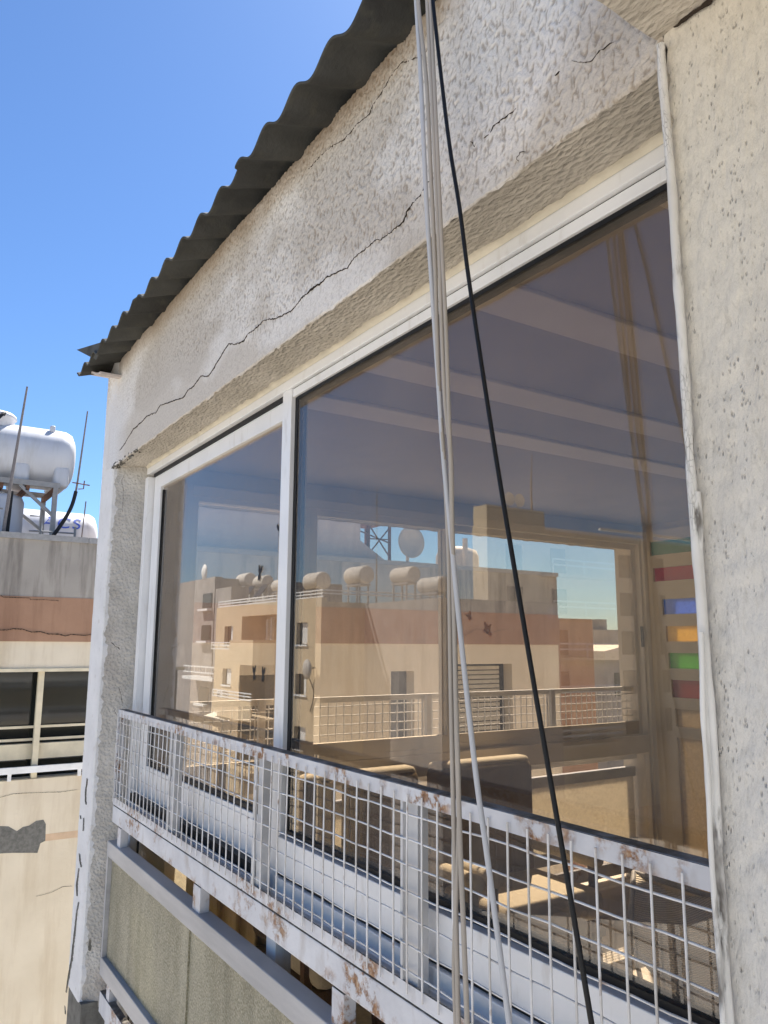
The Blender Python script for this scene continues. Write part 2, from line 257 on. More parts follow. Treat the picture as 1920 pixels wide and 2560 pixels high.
def m_frost(name='hammered_green_glass',tl_=.25):
    t=NT(name)
    v=t.voro(120);n=t.noise(150,5,None,.7)
    col=t.ramp(t.math('ADD',t.math('MULTIPLY',n,.78),t.math('MULTIPLY',t.noise(3.5,4,t.co((3.5,1,.9),(0,.5,0))),.3)),[(.36,lin(104,101,84)),(.5,lin(148,143,122)),(.64,lin(196,190,168))])  # slanted streaks painted in for reflections and curtain folds in the glass
    nr=t.bump(t.math('ADD',n,v),.003,.8)
    d=t.n('BsdfPrincipled');t.L(col,d.inputs['Base Color']);d.inputs['Roughness'].default_value=.35;d.inputs['Specular IOR Level'].default_value=.5;t.L(nr,d.inputs['Normal'])
    tl=t.n('BsdfTranslucent');tl.inputs[0].default_value=lin(190,188,150)
    mx=t.n('MixShader');mx.inputs[0].default_value=tl_;t.L(d.outputs[0],mx.inputs[1]);t.L(tl.outputs[0],mx.inputs[2]);t.L(mx.outputs[0],t.out.inputs['Surface']);return t.m
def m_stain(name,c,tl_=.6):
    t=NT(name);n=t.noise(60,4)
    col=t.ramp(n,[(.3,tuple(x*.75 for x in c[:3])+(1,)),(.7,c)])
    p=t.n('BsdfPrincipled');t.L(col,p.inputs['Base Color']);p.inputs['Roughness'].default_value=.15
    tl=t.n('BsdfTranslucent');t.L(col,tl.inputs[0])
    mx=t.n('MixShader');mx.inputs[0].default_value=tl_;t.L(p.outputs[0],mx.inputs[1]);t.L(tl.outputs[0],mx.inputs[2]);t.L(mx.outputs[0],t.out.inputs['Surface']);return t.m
def m_streaky(name,a,b,c,amt=.6):
    t=NT(name);n=t.noise(1.2,5)
    col=t.ramp(n,[(.3,a),(.7,b)])
    s=t.noise(1.6,6,t.co((3.2,3.2,.35)),.65)
    col=t.mix(t.math('MULTIPLY',t.rng(s,.48,.68),amt),col,c)
    return t.pbr(col,.92,.15,t.bump(t.noise(25,5),.01,.5))
def m_roof():
    t=NT('aged_fibre_cement');col=t.ramp(t.noise(6,5,t.co((1,.4,1))),[(.3,lin(60,60,58)),(.7,lin(90,90,86))])
    col=t.mix(t.math('MULTIPLY',t.rng(t.noise(20,5),.55,.7),.4),col,lin(92,90,78));return t.pbr(col,.9,.15,t.bump(t.noise(60,5),.003))
def m_peelpaint():
    t=NT('peeling_white_paint');v=t.voro(260,t.co((1,1,.3)),'DISTANCE_TO_EDGE')
    n=t.noise(18,5,t.co((1,1,.3)))
    m=t.math('MULTIPLY',t.rng(v,.06,.01,0,.6),t.rng(n,.48,.62))
    m2=t.math('MULTIPLY',t.rng(t.noise(50,5,t.co((1,1,.25))),.55,.62),t.rng(n,.45,.55))
    m=t.math('MAXIMUM',m,m2)
    col=t.mix(t.math('MULTIPLY',m,.9),t.ramp(t.noise(12,4),[(.3,lin(205,203,198)),(.7,lin(226,225,222))]),lin(92,86,80))
    return t.pbr(col,.7,.25,t.bump(t.math('SUBTRACT',1.,m),.002))
def m_ceiling():
    t=NT('painted_ceiling');col=t.ramp(t.noise(2,5),[(.3,lin(186,178,166)),(.7,lin(200,192,180))])
    return t.pbr(col,.9,.1)
def m_ribbed():
    t=NT('ribbed_fabric');w=t.n('TexWave');w.wave_type='BANDS';w.bands_direction='X';t.L(t.co((1,1,1),(0,0,R(40))),w.inputs['Vector']);w.inputs['Scale'].default_value=14;w.inputs['Distortion'].default_value=.3
    col=t.mix(w.outputs['Fac'],lin(186,174,152),lin(226,218,200));return t.pbr(col,.9,.1,t.bump(w.outputs['Fac'],.006))
def m_pvc():
    t=NT('white_tank_plastic');col=t.ramp(t.noise(2,4),[(.3,lin(192,193,198)),(.7,lin(206,206,208))])
    col=t.mix(t.math('MULTIPLY',t.rng(t.noise(2.5,6,t.co((1,2.5,.5)),.65),.5,.75),.5),col,lin(160,154,144));return t.pbr(col,.45,.35)

M=dict(
 spatter=m_spatter(),soffit=m_soffit(),reveal=m_reveal(),pillar=m_pillar(),pier=m_pier(),rust=m_rust_white(),wire=m_wire(),alu=m_alu(),
 galu=m_greyalu(),glass=m_glass('brown_tinted_glass',(.81,.75,.68,1),.075,.045),eglass=m_glass('bronze_glass',(.98,.965,.94,1),.015,.012),
 dglass=simple('dark_window_glass',(.012,.014,.013),.06,.6,.2),frost=m_frost(),frost_sun=m_stain('painted_sunlit_glass',lin(238,230,212),.75),  # frost_sun: paler copy of the frosted glass, sun glow put into its colour
 batten=simple('white_batten_paint',(.9,.86,.8),.9,.1,.04),post=simple('greyed_white_paint',lin(200,199,198),.5,.35,.08,14),filler=simple('peach_filler',lin(206,178,148),.9,.1),roof=m_roof(),peel=m_peelpaint(),ceil=m_ceiling(),rib=m_ribbed(),pvc=m_pvc(),
 black=simple('black_rubber',(.008,.008,.009),.5,.3),blackhose=simple('black_hose',(.012,.012,.014),.6,.3),
 cablew=simple('white_cable_sheath',lin(186,187,190),.5,.35,.06),cablet=simple('yellowed_cable_sheath',lin(168,160,150),.55,.35,.08),
 crack=simple('crack_shadow_dust',(.05,.04,.032),1,.0),cement=simple('exposed_grey_cement',lin(116,114,108),.95,.1,.25,25,.004),
 sealant=simple('aged_sealant',lin(208,201,184),.8,.2,.12,12,.002),
 nsil=simple('brown_wall_paint',lin(216,206,188),.9,.1,.06),
 door=simple('cream_door_paint',lin(218,206,180),.6,.3,.05),
 floor=simple('terrazzo_floor',lin(204,194,176),.35,.4,.15,40),
 chair=simple('brown_upholstery',lin(112,92,62),.9,.15,.12,30,.004,180),
 cushion=simple('cream_upholstery',lin(200,188,164),.9,.15,.08,30,.004,180),
 wood=simple('dark_wood',lin(92,64,42),.5,.3,.2,12),
 steel=simple('galvanised_steel',lin(150,148,146),.5,.4,.15,14),rusty=simple('rusty_steel',lin(112,82,66),.8,.2,.3,14),
 rebar=simple('old_rebar',lin(122,116,114),.7,.3,.15,30),
 n_wall=m_streaky('cream_neighbour_plaster',lin(214,200,175),lin(228,215,191),lin(190,170,140),.45),
 n_pink=m_streaky('salmon_plaster',lin(158,123,100),lin(176,140,114),lin(134,103,83),.55),
 n_grey=m_streaky('stained_concrete',lin(152,145,136),lin(176,168,157),lin(104,97,90),.8),
 n_tower=m_streaky('pale_stained_concrete',lin(196,186,180),lin(212,202,196),lin(160,152,148),.5),
 n_int=simple('shaded_room_wall',(.10,.095,.085),.9,.1),
 n_trim=simple('cream_beam',lin(216,204,176),.8,.2),
 a_wall=m_streaky('sunlit_cream_plaster',lin(206,186,154),lin(218,198,166),lin(184,160,128),.4),
 a_grey=m_streaky('grey_city_plaster',lin(150,144,140),lin(172,166,160),lin(120,116,112),.4),
 a_white=simple('white_rail_paint',(.8,.79,.76),.6,.3),
 c_wall=m_streaky('ochre_city_plaster',lin(214,200,174),lin(226,212,188),lin(186,168,140),.4),
 shutter=simple('grey_shutter',lin(176,168,150),.6,.3),
 tankgrey=simple('weathered_tank',lin(206,200,190),.6,.3,.12,5),
 dish=simple('dish_grey',lin(190,186,180),.5,.3),
 awning=simple('white_awning_cloth',lin(236,228,208),.9,.1),
 blue=simple('blue_print',lin(70,96,190),.5,.3),
 stickerb=simple('dark_sticker',(.02,.018,.02),.6,.3),stickero=simple('orange_sticker',lin(196,120,50),.6,.3,.4,40),
 tile=simple('roof_tile_pale',lin(220,206,186),.8,.2),
 c_green=m_stain('green_coloured_glass',lin(90,170,130)),c_red=m_stain('crimson_coloured_glass',lin(214,10,70)),
 c_blue=m_stain('blue_coloured_glass',lin(140,180,252)),c_yel=m_stain('yellow_coloured_glass',lin(250,220,130)),
 c_lime=m_stain('lime_coloured_glass',lin(140,208,105)),c_mar=m_stain('maroon_coloured_glass',lin(170,72,68)),c_clr=m_stain('smoky_coloured_glass',lin(196,182,156)),
 shadefab=simple('curtain_cloth',lin(206,178,132),.9,.1,.15,8),
 ground=simple('dusty_asphalt',lin(178,170,158),.95,.1,.2,.3),
)

# ------------------------------------------------------------------ camera, world, sun
cam=bpy.data.objects.new('camera',bpy.data.cameras.new('camera'));COL.objects.link(cam);SC.camera=cam
cam.data.sensor_fit='VERTICAL';cam.data.sensor_height=24;cam.data.sensor_width=18;cam.data.lens=1950/2560*24
cam.data.clip_start=.02;cam.data.clip_end=2000
r_,u_,f_=Vector((.544,.83907,.004795)),Vector((.13918,-.09587,.985615)),Vector((-.82746,.53551,.168938))
u_=(u_-f_*u_.dot(f_.normalized())).normalized();f_.normalize();r_=f_.cross(u_)
cam.matrix_world=Matrix(((r_.x,u_.x,-f_.x,0),(r_.y,u_.y,-f_.y,-1.04),(r_.z,u_.z,-f_.z,0),(0,0,0,1)))

PHI,EL=R(46),R(53)            # sun azimuth from -x towards +y, elevation
sd=Vector((-math.cos(PHI)*math.cos(EL),math.sin(PHI)*math.cos(EL),math.sin(EL)))
sun=bpy.data.objects.new('sun',bpy.data.lights.new('sun','SUN'));COL.objects.link(sun)
sun.data.energy=5.0;sun.data.angle=R(.5);sun.data.color=(1,.965,.91)
sun.rotation_euler=(-sd).to_track_quat('-Z','Y').to_euler();sun.location=(0,0,30)
w=bpy.data.worlds.new('World');SC.world=w;w.use_nodes=True;nt=w.node_tree;nt.nodes.clear()
sky=nt.nodes.new('ShaderNodeTexSky');sky.sky_type='NISHITA';sky.sun_disc=False;sky.sun_elevation=EL
sky.sun_rotation=math.atan2(sd.x,sd.y);sky.air_density=1.0;sky.dust_density=0.3;sky.ozone_density=3.0;sky.altitude=200
bg=nt.nodes.new('ShaderNodeBackground');bg.inputs[1].default_value=.050
wo=nt.nodes.new('ShaderNodeOutputWorld')
hs=nt.nodes.new('ShaderNodeHueSaturation');hs.inputs['Saturation'].default_value=1.02;nt.links.new(sky.outputs[0],hs.inputs['Color']);tn=nt.nodes.new('ShaderNodeMixRGB');tn.blend_type='MULTIPLY';tn.inputs[0].default_value=1;tn.inputs[2].default_value=(.76,.965,1.2,1);nt.links.new(hs.outputs[0],tn.inputs[1]);nt.links.new(tn.outputs[0],bg.inputs[0]);nt.links.new(bg.outputs[0],wo.inputs[0])
SC.view_settings.view_transform='Standard';SC.view_settings.look='None';SC.view_settings.exposure=1.5;SC.view_settings.gamma=1
SC.render.engine='CYCLES'
cy=SC.cycles;cy.use_denoising=True;cy.denoiser='OPENIMAGEDENOISE';cy.max_bounces=10;cy.diffuse_bounces=5;cy.glossy_bounces=4;cy.transparent_max_bounces=24;cy.caustics_reflective=False;cy.caustics_refractive=False
cy.sample_clamp_indirect=8

# ------------------------------------------------------------------ ground
g=MB();g.add([(-400,-400,-12),(400,-400,-12),(400,400,-12),(-400,400,-12)],[(0,1,2,3)])
tag(g.build('street_ground',M['ground']),kind='structure')

# ------------------------------------------------------------------ own building
YF=-.157
bld=thing('apartment_building','white plastered building with a glazed sun room, cracked wall above its sliding window','building',(-2,2,-12))
# --- sprayed plaster wall above the window: real relief
def spatter_wall():
    x0,x1,z0,z1=-3.95,-.622,.83,1.362;st=.0028
    nx=int((x1-x0)/st);nz=int((z1-z0)/st);vs=[];pit=[]
    for j in range(nz+1):
        for i in range(nx+1):
            x=x0+(x1-x0)*i/nx;z=z0+(z1-z0)*j/nz
            near=min(1,max(0,(x+3.9)/2.2));amp=.35+.65*near
            smooth=min(1,max(0,(1.0-.2*min(1,max(0,(x+2.4)/1.0))+noise.noise((x*2.2,4,z*2))*.16+.05*(x+.6)*-.2-z)/-.06)) # beige repaint is flatter
            p=Vector((x*160,0,z*80))
            q=noise.noise(p+Vector((noise.noise(p*.5)*1.5,3,noise.noise(p*.5+Vector((9,9,9)))*1.5)))
            q2=noise.noise(Vector((x*50,7,z*34)))
            d=max(-1,min(.8,q*1.7+q2*.45))
            k=amp*(.3+.7*smooth)
            y=YF-.0025*k*d+.003*noise.noise((x*4,1,z*4))
            pv=max(0,min(1,(-d-.22)*2.6))*min(1,k*1.25)
            # ragged lower edge
            if j==0: z+=.006*noise.noise((x*14,2,0))+.004*noise.noise((x*45,2,5))
            if j==0 or i==0: y+=.004
            vs.append((x,y,z));pit.append(pv)
    fs=[(j*(nx+1)+i,j*(nx+1)+i+1,(j+1)*(nx+1)+i+1,(j+1)*(nx+1)+i) for j in range(nz) for i in range(nx)]
    m=bpy.data.meshes.new('facade_wall');m.from_pydata(vs,[],fs);m.materials.append(M['spatter'])
    a=m.attributes.new('pit','FLOAT','POINT');a.data.foreach_set('value',pit)
    m.polygons.foreach_set('use_smooth',[True]*len(fs))
    o=bpy.data.objects.new('facade_wall',m);COL.objects.link(o);o.parent=bld;o.matrix_parent_inverse=Matrix.Translation(-bld.location);return o
fw=spatter_wall();fw['label']='white sprayed plaster wall with long cracks'
def rough_sheet(name,fn,nu,nv,amp,freq,mat,parent,seed=0,edge=0.):
    """fn(u,v)->(point,normal); displaced along the normal by noise; boundary ragged"""
    vs=[]
    for j in range(nv+1):
        for i in range(nu+1):
            p,n=fn(i/nu,j/nv);p=Vector(p);n=Vector(n)
            d=amp*(noise.noise(p*freq+Vector((seed,0,0)))+.5*noise.noise(p*freq*2.3+Vector((0,seed,0))))
            vs.append(p+n*d)
    fs=[(j*(nu+1)+i,j*(nu+1)+i+1,(j+1)*(nu+1)+i+1,(j+1)*(nu+1)+i) for j in range(nv) for i in range(nu)]
    mb=MB();mb.add(vs,fs,True);return mb.build(name,mat,parent,fix=False)
so=rough_sheet('lintel_soffit',lambda u,v:((-3.735+3.135*u,YF+.002+.159*v,.832+.004*noise.noise((u*40,0,0))*(1-v)),(0,0,-1)),330,18,.003,45,M['soffit'],bld,3)
# back-up masonry behind the plaster skin
mb=MB();mb.box(-3.93,-.6,-.135,.05,.845,1.36);mb.build('lintel_beam',M['soffit'],bld)
rv=rough_sheet('window_reveal',lambda u,v:((-3.738+(.003*noise.noise((0,3,v*17))+.0015*noise.noise((0,9,v*43)))*(1-u)+.092*u,YF+.004+.166*u,-1.52+2.36*v),(1,0,0)),18,260,.0028,45,M['reveal'],bld,5)
# corner pillar
mb=MB();vs=[];NZ=200
for k in range(NZ+1):
    z=-1.5+2.9*k/NZ
    e=.005*noise.noise((1,z*14,0))+.003*noise.noise((1,z*50,0)); e2=.005*noise.noise((9,z*14,0))+.003*noise.noise((9,z*50,0))
    vs+=[(-3.95+e,.14,z),(-3.955+e,YF+.008,z),(-3.947+e,YF,z),(-3.742+e2,YF,z),(-3.733+e2,YF+.006,z),(-3.665,.14,z)]
fs=[]
for k in range(NZ):
    for c in range(5):
        fs.append((k*6+c,k*6+c+1,(k+1)*6+c+1,(k+1)*6+c))
mb.add(vs,fs,False)
mb.add([vs[i] for i in range(6)],[(0,1,2,3,4,5)])
# cut top so it stays behind the plaster sheet
pl=mb.build('corner_pillar',M['pillar'],bld)
mb=MB();mb.box(-3.94,-3.70,YF+.004,.14,-1.72,-1.497).build('pillar_base',M['cement'],bld)
# pier to the right, slab above
pr=rough_sheet('pier_wall',lambda u,v:((-.618+.006*noise.noise((0,7,v*150))*(1-u)+2.6*u**1.0,YF,-2.4+3.28*v),(0,-1,0)),520,420,.0028,38,M['pier'],bld,11)
mb=MB();mb.box(-.612,2.0,-.15,.05,-2.4,.9).build('pier_core',M['pillar'],bld)
sl=rough_sheet('balcony_slab_soffit',lambda u,v:((-.632+.004*noise.noise((v*30,7,3))*(1-u)+2.6*u,-1.7+1.56*v,.876),(0,0,-1)),300,180,.004,26,M['soffit'],bld,17)
mb=MB();mb.box(-.628,2.0,-1.7,-.02,.883,1.06).build('balcony_slab',M['pillar'],bld)
# jagged joint between slab and pier
def ribbon(mb,pts,scale,off,follow=False):
    """thin broken line following a wall: pts (x,y,z,w) ; off moves it off the wall"""
    P=[Vector(p[:3])+Vector(off) for p in pts]
    # densify with jitter
    Q=[];W=[]
    for a,b,pa,pb in zip(P,P[1:],pts,pts[1:]):
        n=max(2,int((b-a).length/.006))
        for k in range(n):
            t=k/n;p=a.lerp(b,t);j=Vector([random.choice((-1,1,.3))*random.random()*.0024 if abs(o)<1e-6 else 0 for o in off])
            p=p+j
            if follow: p.y+=.003*noise.noise((p.x*4,1,p.z*4))
            Q.append(p);W.append((pa[3]*(1-t)+pb[3]*t)*random.uniform(.35,1.35))
    Q.append(P[-1]);W.append(pts[-1][3]*.3);W[0]*=.3
    nrm=Vector(off).normalized();vs=[];fs=[]
    for i,p in enumerate(Q):
        d=(Q[min(i+1,len(Q)-1)]-Q[max(i-1,0)]).normalized();s=d.cross(nrm).normalized()*W[i]*scale/2
        vs+=[p-s,p+s,p-s-nrm*.0022,p+s-nrm*.0022]
    for i in range(len(Q)-1):
        a=i*4;b=a+4;fs+=[(a,a+1,b+1,b),(a,b,b+2,a+2),(a+1,a+3,b+3,b+1)]
    mb.add(vs,fs);return mb
def crackset(lists,scale,off,parent,mat='crack',name='crack'):
    for l in lists:
        mb=MB();ribbon(mb,l,scale,off,follow=(parent is fw));mb.build(name,M[mat],parent)
crackset(D['crack_main'],.0008,(0,-.0019,0),fw)
crackset(D['crack_upper'],.0006,(0,-.0017,0),fw)
crackset(D['crack_right'],.0005,(0,-.0017,0),fw)
crackset(D['crack_reveal'],.0006,(.006,0,0),rv)
crackset(D['peel'],.0009,(0,-.0025,0),pl,'cement','paint_chip')
for l in D['peel']:
    mb=MB();ribbon(mb,[(x-.006,y,z,max(2,wd*.22)) for x,y,z,wd in l],.0006,(0,-.0045,0));mb.build('crack',M['crack'],pl)
crackset(D['peel_reveal'],.0006,(.006,0,0),rv,'cement','paint_chip')
mb=MB();ribbon(mb,[(-.60,-.16,.872,3),(-.55,-.16,.871,8),(-.48,-.16,.872,4),(-.4,-.16,.868,5),(-.3,-.16,.868,4)],.0011,(0,-.004,0));mb.build('crack',M['crack'],pr)
# crumbled plaster at the inner top corner
mb=MB()
for k in range(90):
    x=-3.73+random.random()**2*.42;y=YF+random.uniform(-.004,.02);z=.835+random.uniform(-.012,.006);r=random.uniform(.003,.010)
    vs=[Vector((x,y,z))+Vector([random.uniform(-r,r) for _ in range(3)]) for _ in range(5)]
    mb.add(vs,[(0,1,2),(0,2,3),(0,3,4),(1,2,4),(2,3,4),(0,1,4)])
mb.build('crumbled_plaster',M['cement'],so)['kind']='stuff'

# --- corrugated roof
def corrug(x):return .018*math.cos(2*math.pi*(x+1.373)/.1745)
rf=MB();vs=[];xs=[-3.975+2.845*i/330 for i in range(331)]
ys=[-.305,-.30,-.2,-.1,0,1,2,3,4]
def rz(y):return 1.322+(y+.3)*.33
for t in (0,.007):
    for y in ys:
        for x in xs: 
            step=.008 if (int((x+3.99)/1.03)%2) else 0
            vs.append((x,y+(.012 if step else 0)*(y<-.25),rz(y)+corrug(x)+t+step))
n=len(xs);m_=len(ys);fs=[]
for k in (0,1):
    for j in range(m_-1):
        for i in range(n-1):
            a=k*n*m_+j*n+i;fs.append((a,a+1,a+n+1,a+n))
for i in range(n-1): fs.append((i,i+1,n*m_+i+1,n*m_+i))
for j in range(m_-1): fs.append((j*n,(j+1)*n,n*m_+(j+1)*n,n*m_+j*n))
rf.add(vs,fs,True);roof=rf.build('corrugated_roof',M['roof'],bld)
roof['label']='grey corrugated sheet roof edge seen from below'
mb=MB();mb.prism([(-4.10,1.506),(-3.47,1.34),(-3.62,1.30)],lambda u,v,t:(u,-.292+t,v),0,.004).build('roof_flashing',M['roof'],roof)
mb=MB();pts=[];
for k in range(13):
    t=k/12;pts.append((-3.985+.30*t,1.345-.065*t*t*(3-2*t)-.02*t))
poly=pts+[(p[0],p[1]+.011) for p in pts[::-1]]
mb.prism(poly,lambda u,v,t:(u,t,v),-.255,-.13).build('roof_sheet_end',M['n_tower'],roof)

# --- room behind the window
mb=MB();mb.box(-3.9,1.4,-.06,3.9,-1.9,-1.68).build('room_floor',M['floor'],bld)
mb=MB();mb.box(-3.64,1.4,.052,3.6,.85,1.2).build('room_ceiling',M['ceil'],bld)
for i,xb in enumerate((-2.345,-1.905,-1.36,-.8)):
    mb=MB();mb.box(xb-.075,xb+.075,.06,3.49,.838,.852).build('ceiling_batten',M['batten'],bld,bevel=.004)
mb=MB();mb.box(-3.62,-3.57,3.5,3.7,-1.9,.85);mb.box(-2.6,1.4,3.5,3.7,-1.9,.85);mb.box(-3.57,-2.6,3.5,3.7,.80,.85);mb.build('back_wall',M['nsil'],bld)
mb=MB();mb.box(1.3,1.4,.05,3.5,-1.9,.85).build('inner_side_wall',M['ceil'],bld)
mb=MB();mb.box(-.6,1.3,.05,.12,-1.9,.85).build('inner_front_wall',M['ceil'],bld)
# wall with the side window
mb=MB()
for a,b,c,d in cells(.02,3.72,-1.9,1.3,[(.17,3.52,-1.52,.725)]): mb.box(-3.90,-3.66,a,b,c,d)
ew=mb.build('side_wall',M['nsil'],bld)
so2=rough_sheet('side_lintel_edge',lambda u,v:((-3.915+.02*v,.1+3.5*u,.712+.006*noise.noise((u*50,0,0))+.05*v),(-1,0,0)),200,6,.002,40,M['soffit'],bld,23)
mb=MB();mb.box(-3.948,-3.902,.145,3.72,.72,1.3).build('side_plaster_band',M['pillar'],bld)
# --- side window (frame, sashes, panes)
sw=MB()
fr=lambda mb,x,y0,y1,z0,z1,w=.05,t=.045: (mb.box(x-t/2,x+t/2,y0,y0+w,z0,z1),mb.box(x-t/2,x+t/2,y1-w,y1,z0,z1),mb.box(x-t/2,x+t/2,y0+w,y1-w,z1-w,z1),mb.box(x-t/2,x+t/2,y0+w,y1-w,z0,z0+w))
XE=-3.63
swin=MB();fr(swin,XE,.14,3.47,-1.54,.76,.05,.07)
swin.box(XE-.035,XE+.035,.19,3.42,-.70,-.585)          # transom
swin.box(XE-.035,XE+.035,.69,.83,-.585,.71)             # post
swin.box(XE-.034,XE+.034,.69,.76,-1.49,-.70);swin.box(XE-.034,XE+.034,1.72,1.78,-1.49,-.70)
side_win=swin.build('side_window',M['nsil'],bld,bevel=.003)
def sash(x,y0,y1,z0,z1,w,mat,gl,parent,nm='sash',bw=None):
    mb=MB();fr(mb,x,y0,y1,z0,z1,w,.032)
    if bw: mb.box(x-.016,x+.016,y0+w,y1-w,z0+w,z0+bw)
    o=mb.build(nm,mat,parent,bevel=.002)
    p=MB();p.box(x-.003,x+.003,y0+w-.004,y1-w+.004,z0+(bw or w)-.004,z1-w+.004);p.build('pane',gl,parent);return o
sash(XE+.012,.19,.70,-.585,.72,.035,M['nsil'],M['eglass'],side_win)
sash(XE+.012,.83,1.765,-.60,.72,.045,M['nsil'],M['eglass'],side_win,bw=.11)
sash(XE-.026,1.715,3.43,-.585,.715,.04,M['nsil'],M['eglass'],side_win,bw=.09)
for a,b in ((.19,.69),(.76,1.72),(1.78,3.42)):
    p=MB();p.box(XE-.003,XE+.003,a-.003,b+.003,-1.493,-.697);p.build('pane',M['eglass'],side_win)
mb=MB();mb.box(XE+.03,XE+.045,3.40,3.415,.0,.14).build('handle',M['black'],side_win)
# --- sliding window in the facade
fwin=MB()
fwin.box(-3.645,-3.603,-.026,.06,-.70,.775)               # left jamb
fwin.box(-3.645,-.58,-.020,.06,.792,.822)                 # head
fwin.box(-3.645,-.58,-.04,.06,-.775,-.70)                 # sill
fwin.box(-3.60,-.58,-.045,-.035,-.700,-.672)               # front track lip
fwin.box(-3.60,-.58,-.006,.0,-.700,-.655)
fwin.box(-2.182,-2.120,-.014,.045,-.70,.792)               # meeting stile
win=fwin.build('sliding_window',M['alu'],bld,bevel=.002)
win['label']='white framed sliding window of brown tinted glass'
mb=MB();mb.box(-3.60,-2.184,.0,.058,.7755,.7915);mb.box(-2.119,-2.1005,.0,.03,-.52,.7625);mb.box(-2.1005,-.58,-.002,.03,.752,.7625);mb.box(-3.6025,-3.5945,.015,.05,-.69,.77);mb.box(-2.094,-.58,-.006,.03,-.53,-.515);mb.box(-2.118,-.58,-.006,.03,.7887,.7917);mb.box(-2.118,-.58,-.022,.02,-.633,-.626);mb.box(-3.49,-2.184,.012,.03,-.515,-.50);mb.box(-3.6,-2.184,-.03,.05,-.668,-.640);mb.box(-3.499,-3.490,.014,.034,-.5,.70)
mb.build('rubber_seal',M['black'],win)
mb=MB();mb.box(-2.118,-.58,-.034,.03,-.698,-.634);mb.build('track',M['alu'],win,bevel=.002)
# left sash
mb=MB();mb.box(-3.594,-3.500,.005,.04,-.64,.775);mb.box(-3.50,-2.184,.005,.04,.714,.775);mb.box(-3.50,-2.184,.005,.04,-.64,-.515)
mb.build('sash',M['alu'],win,bevel=.002)
mb=MB();mb.box(-3.497,-2.184,.020,.026,-.51,.718).build('pane',M['glass'],win)
# right leaf
mb=MB();mb.box(-2.118,-.58,-.010,.03,.763,.7885);mb.build('sash',M['alu'],win,bevel=.002)
mb=MB();mb.box(-2.118,-.58,-.026,.02,-.625,-.531);mb.build('lower_panel',M['alu'],win,bevel=.002)
mb=MB();mb.box(-2.100,-.575,.002,.008,-.525,.765).build('pane',M['glass'],win)
# lower lights
mb=MB()
for x in (-3.62,-2.15,-.62): mb.box(x-.03,x+.03,-.02,.03,-1.6,-.776)
mb.box(-3.645,-.58,-.02,.03,-1.68,-1.60)
mb.build('lower_frame',M['alu'],win,bevel=.002)
for a,b in ((-3.592,-2.178),(-2.122,-.645)):
    mb=MB();mb.box(a,b,.002,.008,-1.602,-.774);mb.build('pane',M['eglass'],win)
mb=MB();mb.box(-3.55,-3.53,-.0,.004,-1.6,-.776).build('rubber_seal',M['black'],win)
mb=MB();vs=[];N=240
for k in range(N+1):
    x=-3.64+3.06*k/N;h=.010+.008*noise.noise((x*7,0,0))+.005*noise.noise((x*25,0,0))
    vs+=[(x,-.021,.820),(x,-.024-h,.833),(x,-.015,.838)]
mb.add(vs,[(k*3+c,k*3+c+1,(k+1)*3+c+1,(k+1)*3+c) for k in range(N) for c in (0,1)],True)
mb.build('sealant_bead',M['sealant'],win)
# butterfly stickers on the panes
def butterfly(parent,c,h,plane,mat,tilt=0,fold=1.):
    half=[(0,-.5),(.10,-.30),(.34,-.48),(.42,-.22),(.22,-.02),(.50,.10),(.62,.42),(.40,.50),(.14,.18),(.03,.42)]
    poly=[(u*fold,v) for u,v in half]+[(-u*fold*.8,v) for u,v in half[::-1][:-1]]
    ct,st=math.cos(tilt),math.sin(tilt)
    poly=[((u*ct-v*st)*h,(u*st+v*ct)*h) for u,v in poly]
    mb=MB()
    if plane=='y': mb.prism(poly,lambda u,v,t:(c[0]+u,c[1]+t,c[2]+v),0,.0012)
    else: mb.prism(poly,lambda u,v,t:(c[0]+t,c[1]+u,c[2]+v),0,.0012)
    return mb.build('butterfly_sticker',mat,parent)
for x,z,h,tl,fo in ((-2.243,.362,.055,.3,.8),(-2.393,.235,.055,-.2,.5),(-2.412,-.09,.05,.1,.45),(-2.342,-.092,.05,-.15,.45)):
    butterfly(win,(x,.0178,z),h,'y',M['stickerb'],tl,fo)
for y,z,h,tl in ((1.93,.173,.06,.5),(2.06,.108,.075,-.4),(2.085,.075,.05,.8),(1.86,.02,.05,.1)):
    butterfly(side_win,(XE-.022,y,z),h,'x',M['stickero'],tl,.7)
# --- door with coloured lights on the back wall
dr=MB();holes=[]
pm={'green':'c_green','red':'c_red','blue':'c_blue','yellow':'c_yel','green2':'c_lime','maroon':'c_mar','clear':'c_clr'}
for nm,x,zt,zb in D['panels']: holes.append((x,-2.75,zb,zt))
lx,lz=D['lower'];holes.append((lx+.07,-2.75,-1.5,lz))
for a,b,c,d in cells(-3.56,-2.6,-1.68,.80,holes): dr.box(a,b,3.462,3.498,c,d)
door=dr.build('panel_door',M['door'],bld)
for nm,x,zt,zb in D['panels']:
    mb=MB();mb.box(x-.004,-2.746,3.478,3.486,zb-.004,zt+.004);mb.build('coloured_light',M[pm[nm]],door)
mb=MB();mb.box(lx+.066,-2.746,3.478,3.486,-1.504,lz+.004).build('lower_pane',M['c_clr'],door)
mb=MB();mb.box(-3.62,-3.575,3.44,3.499,-1.68,.80).build('door_frame',M['door'],door)

# --- lower storeys and bulk
mb=MB();mb.box(-3.88,-.62,-.14,3.9,-12,-1.91).build('lower_wall',M['pillar'],bld)
mb=MB();mb.box(-.60,2.0,-.13,3.9,-12,-2.41).build('lower_wall',M['pillar'],bld)
mb=MB();mb.box(-3.6,4,5.2,12,-12,1.3);mb.box(-3.6,4,3.71,5.2,-12,-1.9);mb.build('rear_block',M['pillar'],bld)  # unseen bulk set back; open gap added to daylight the coloured panes

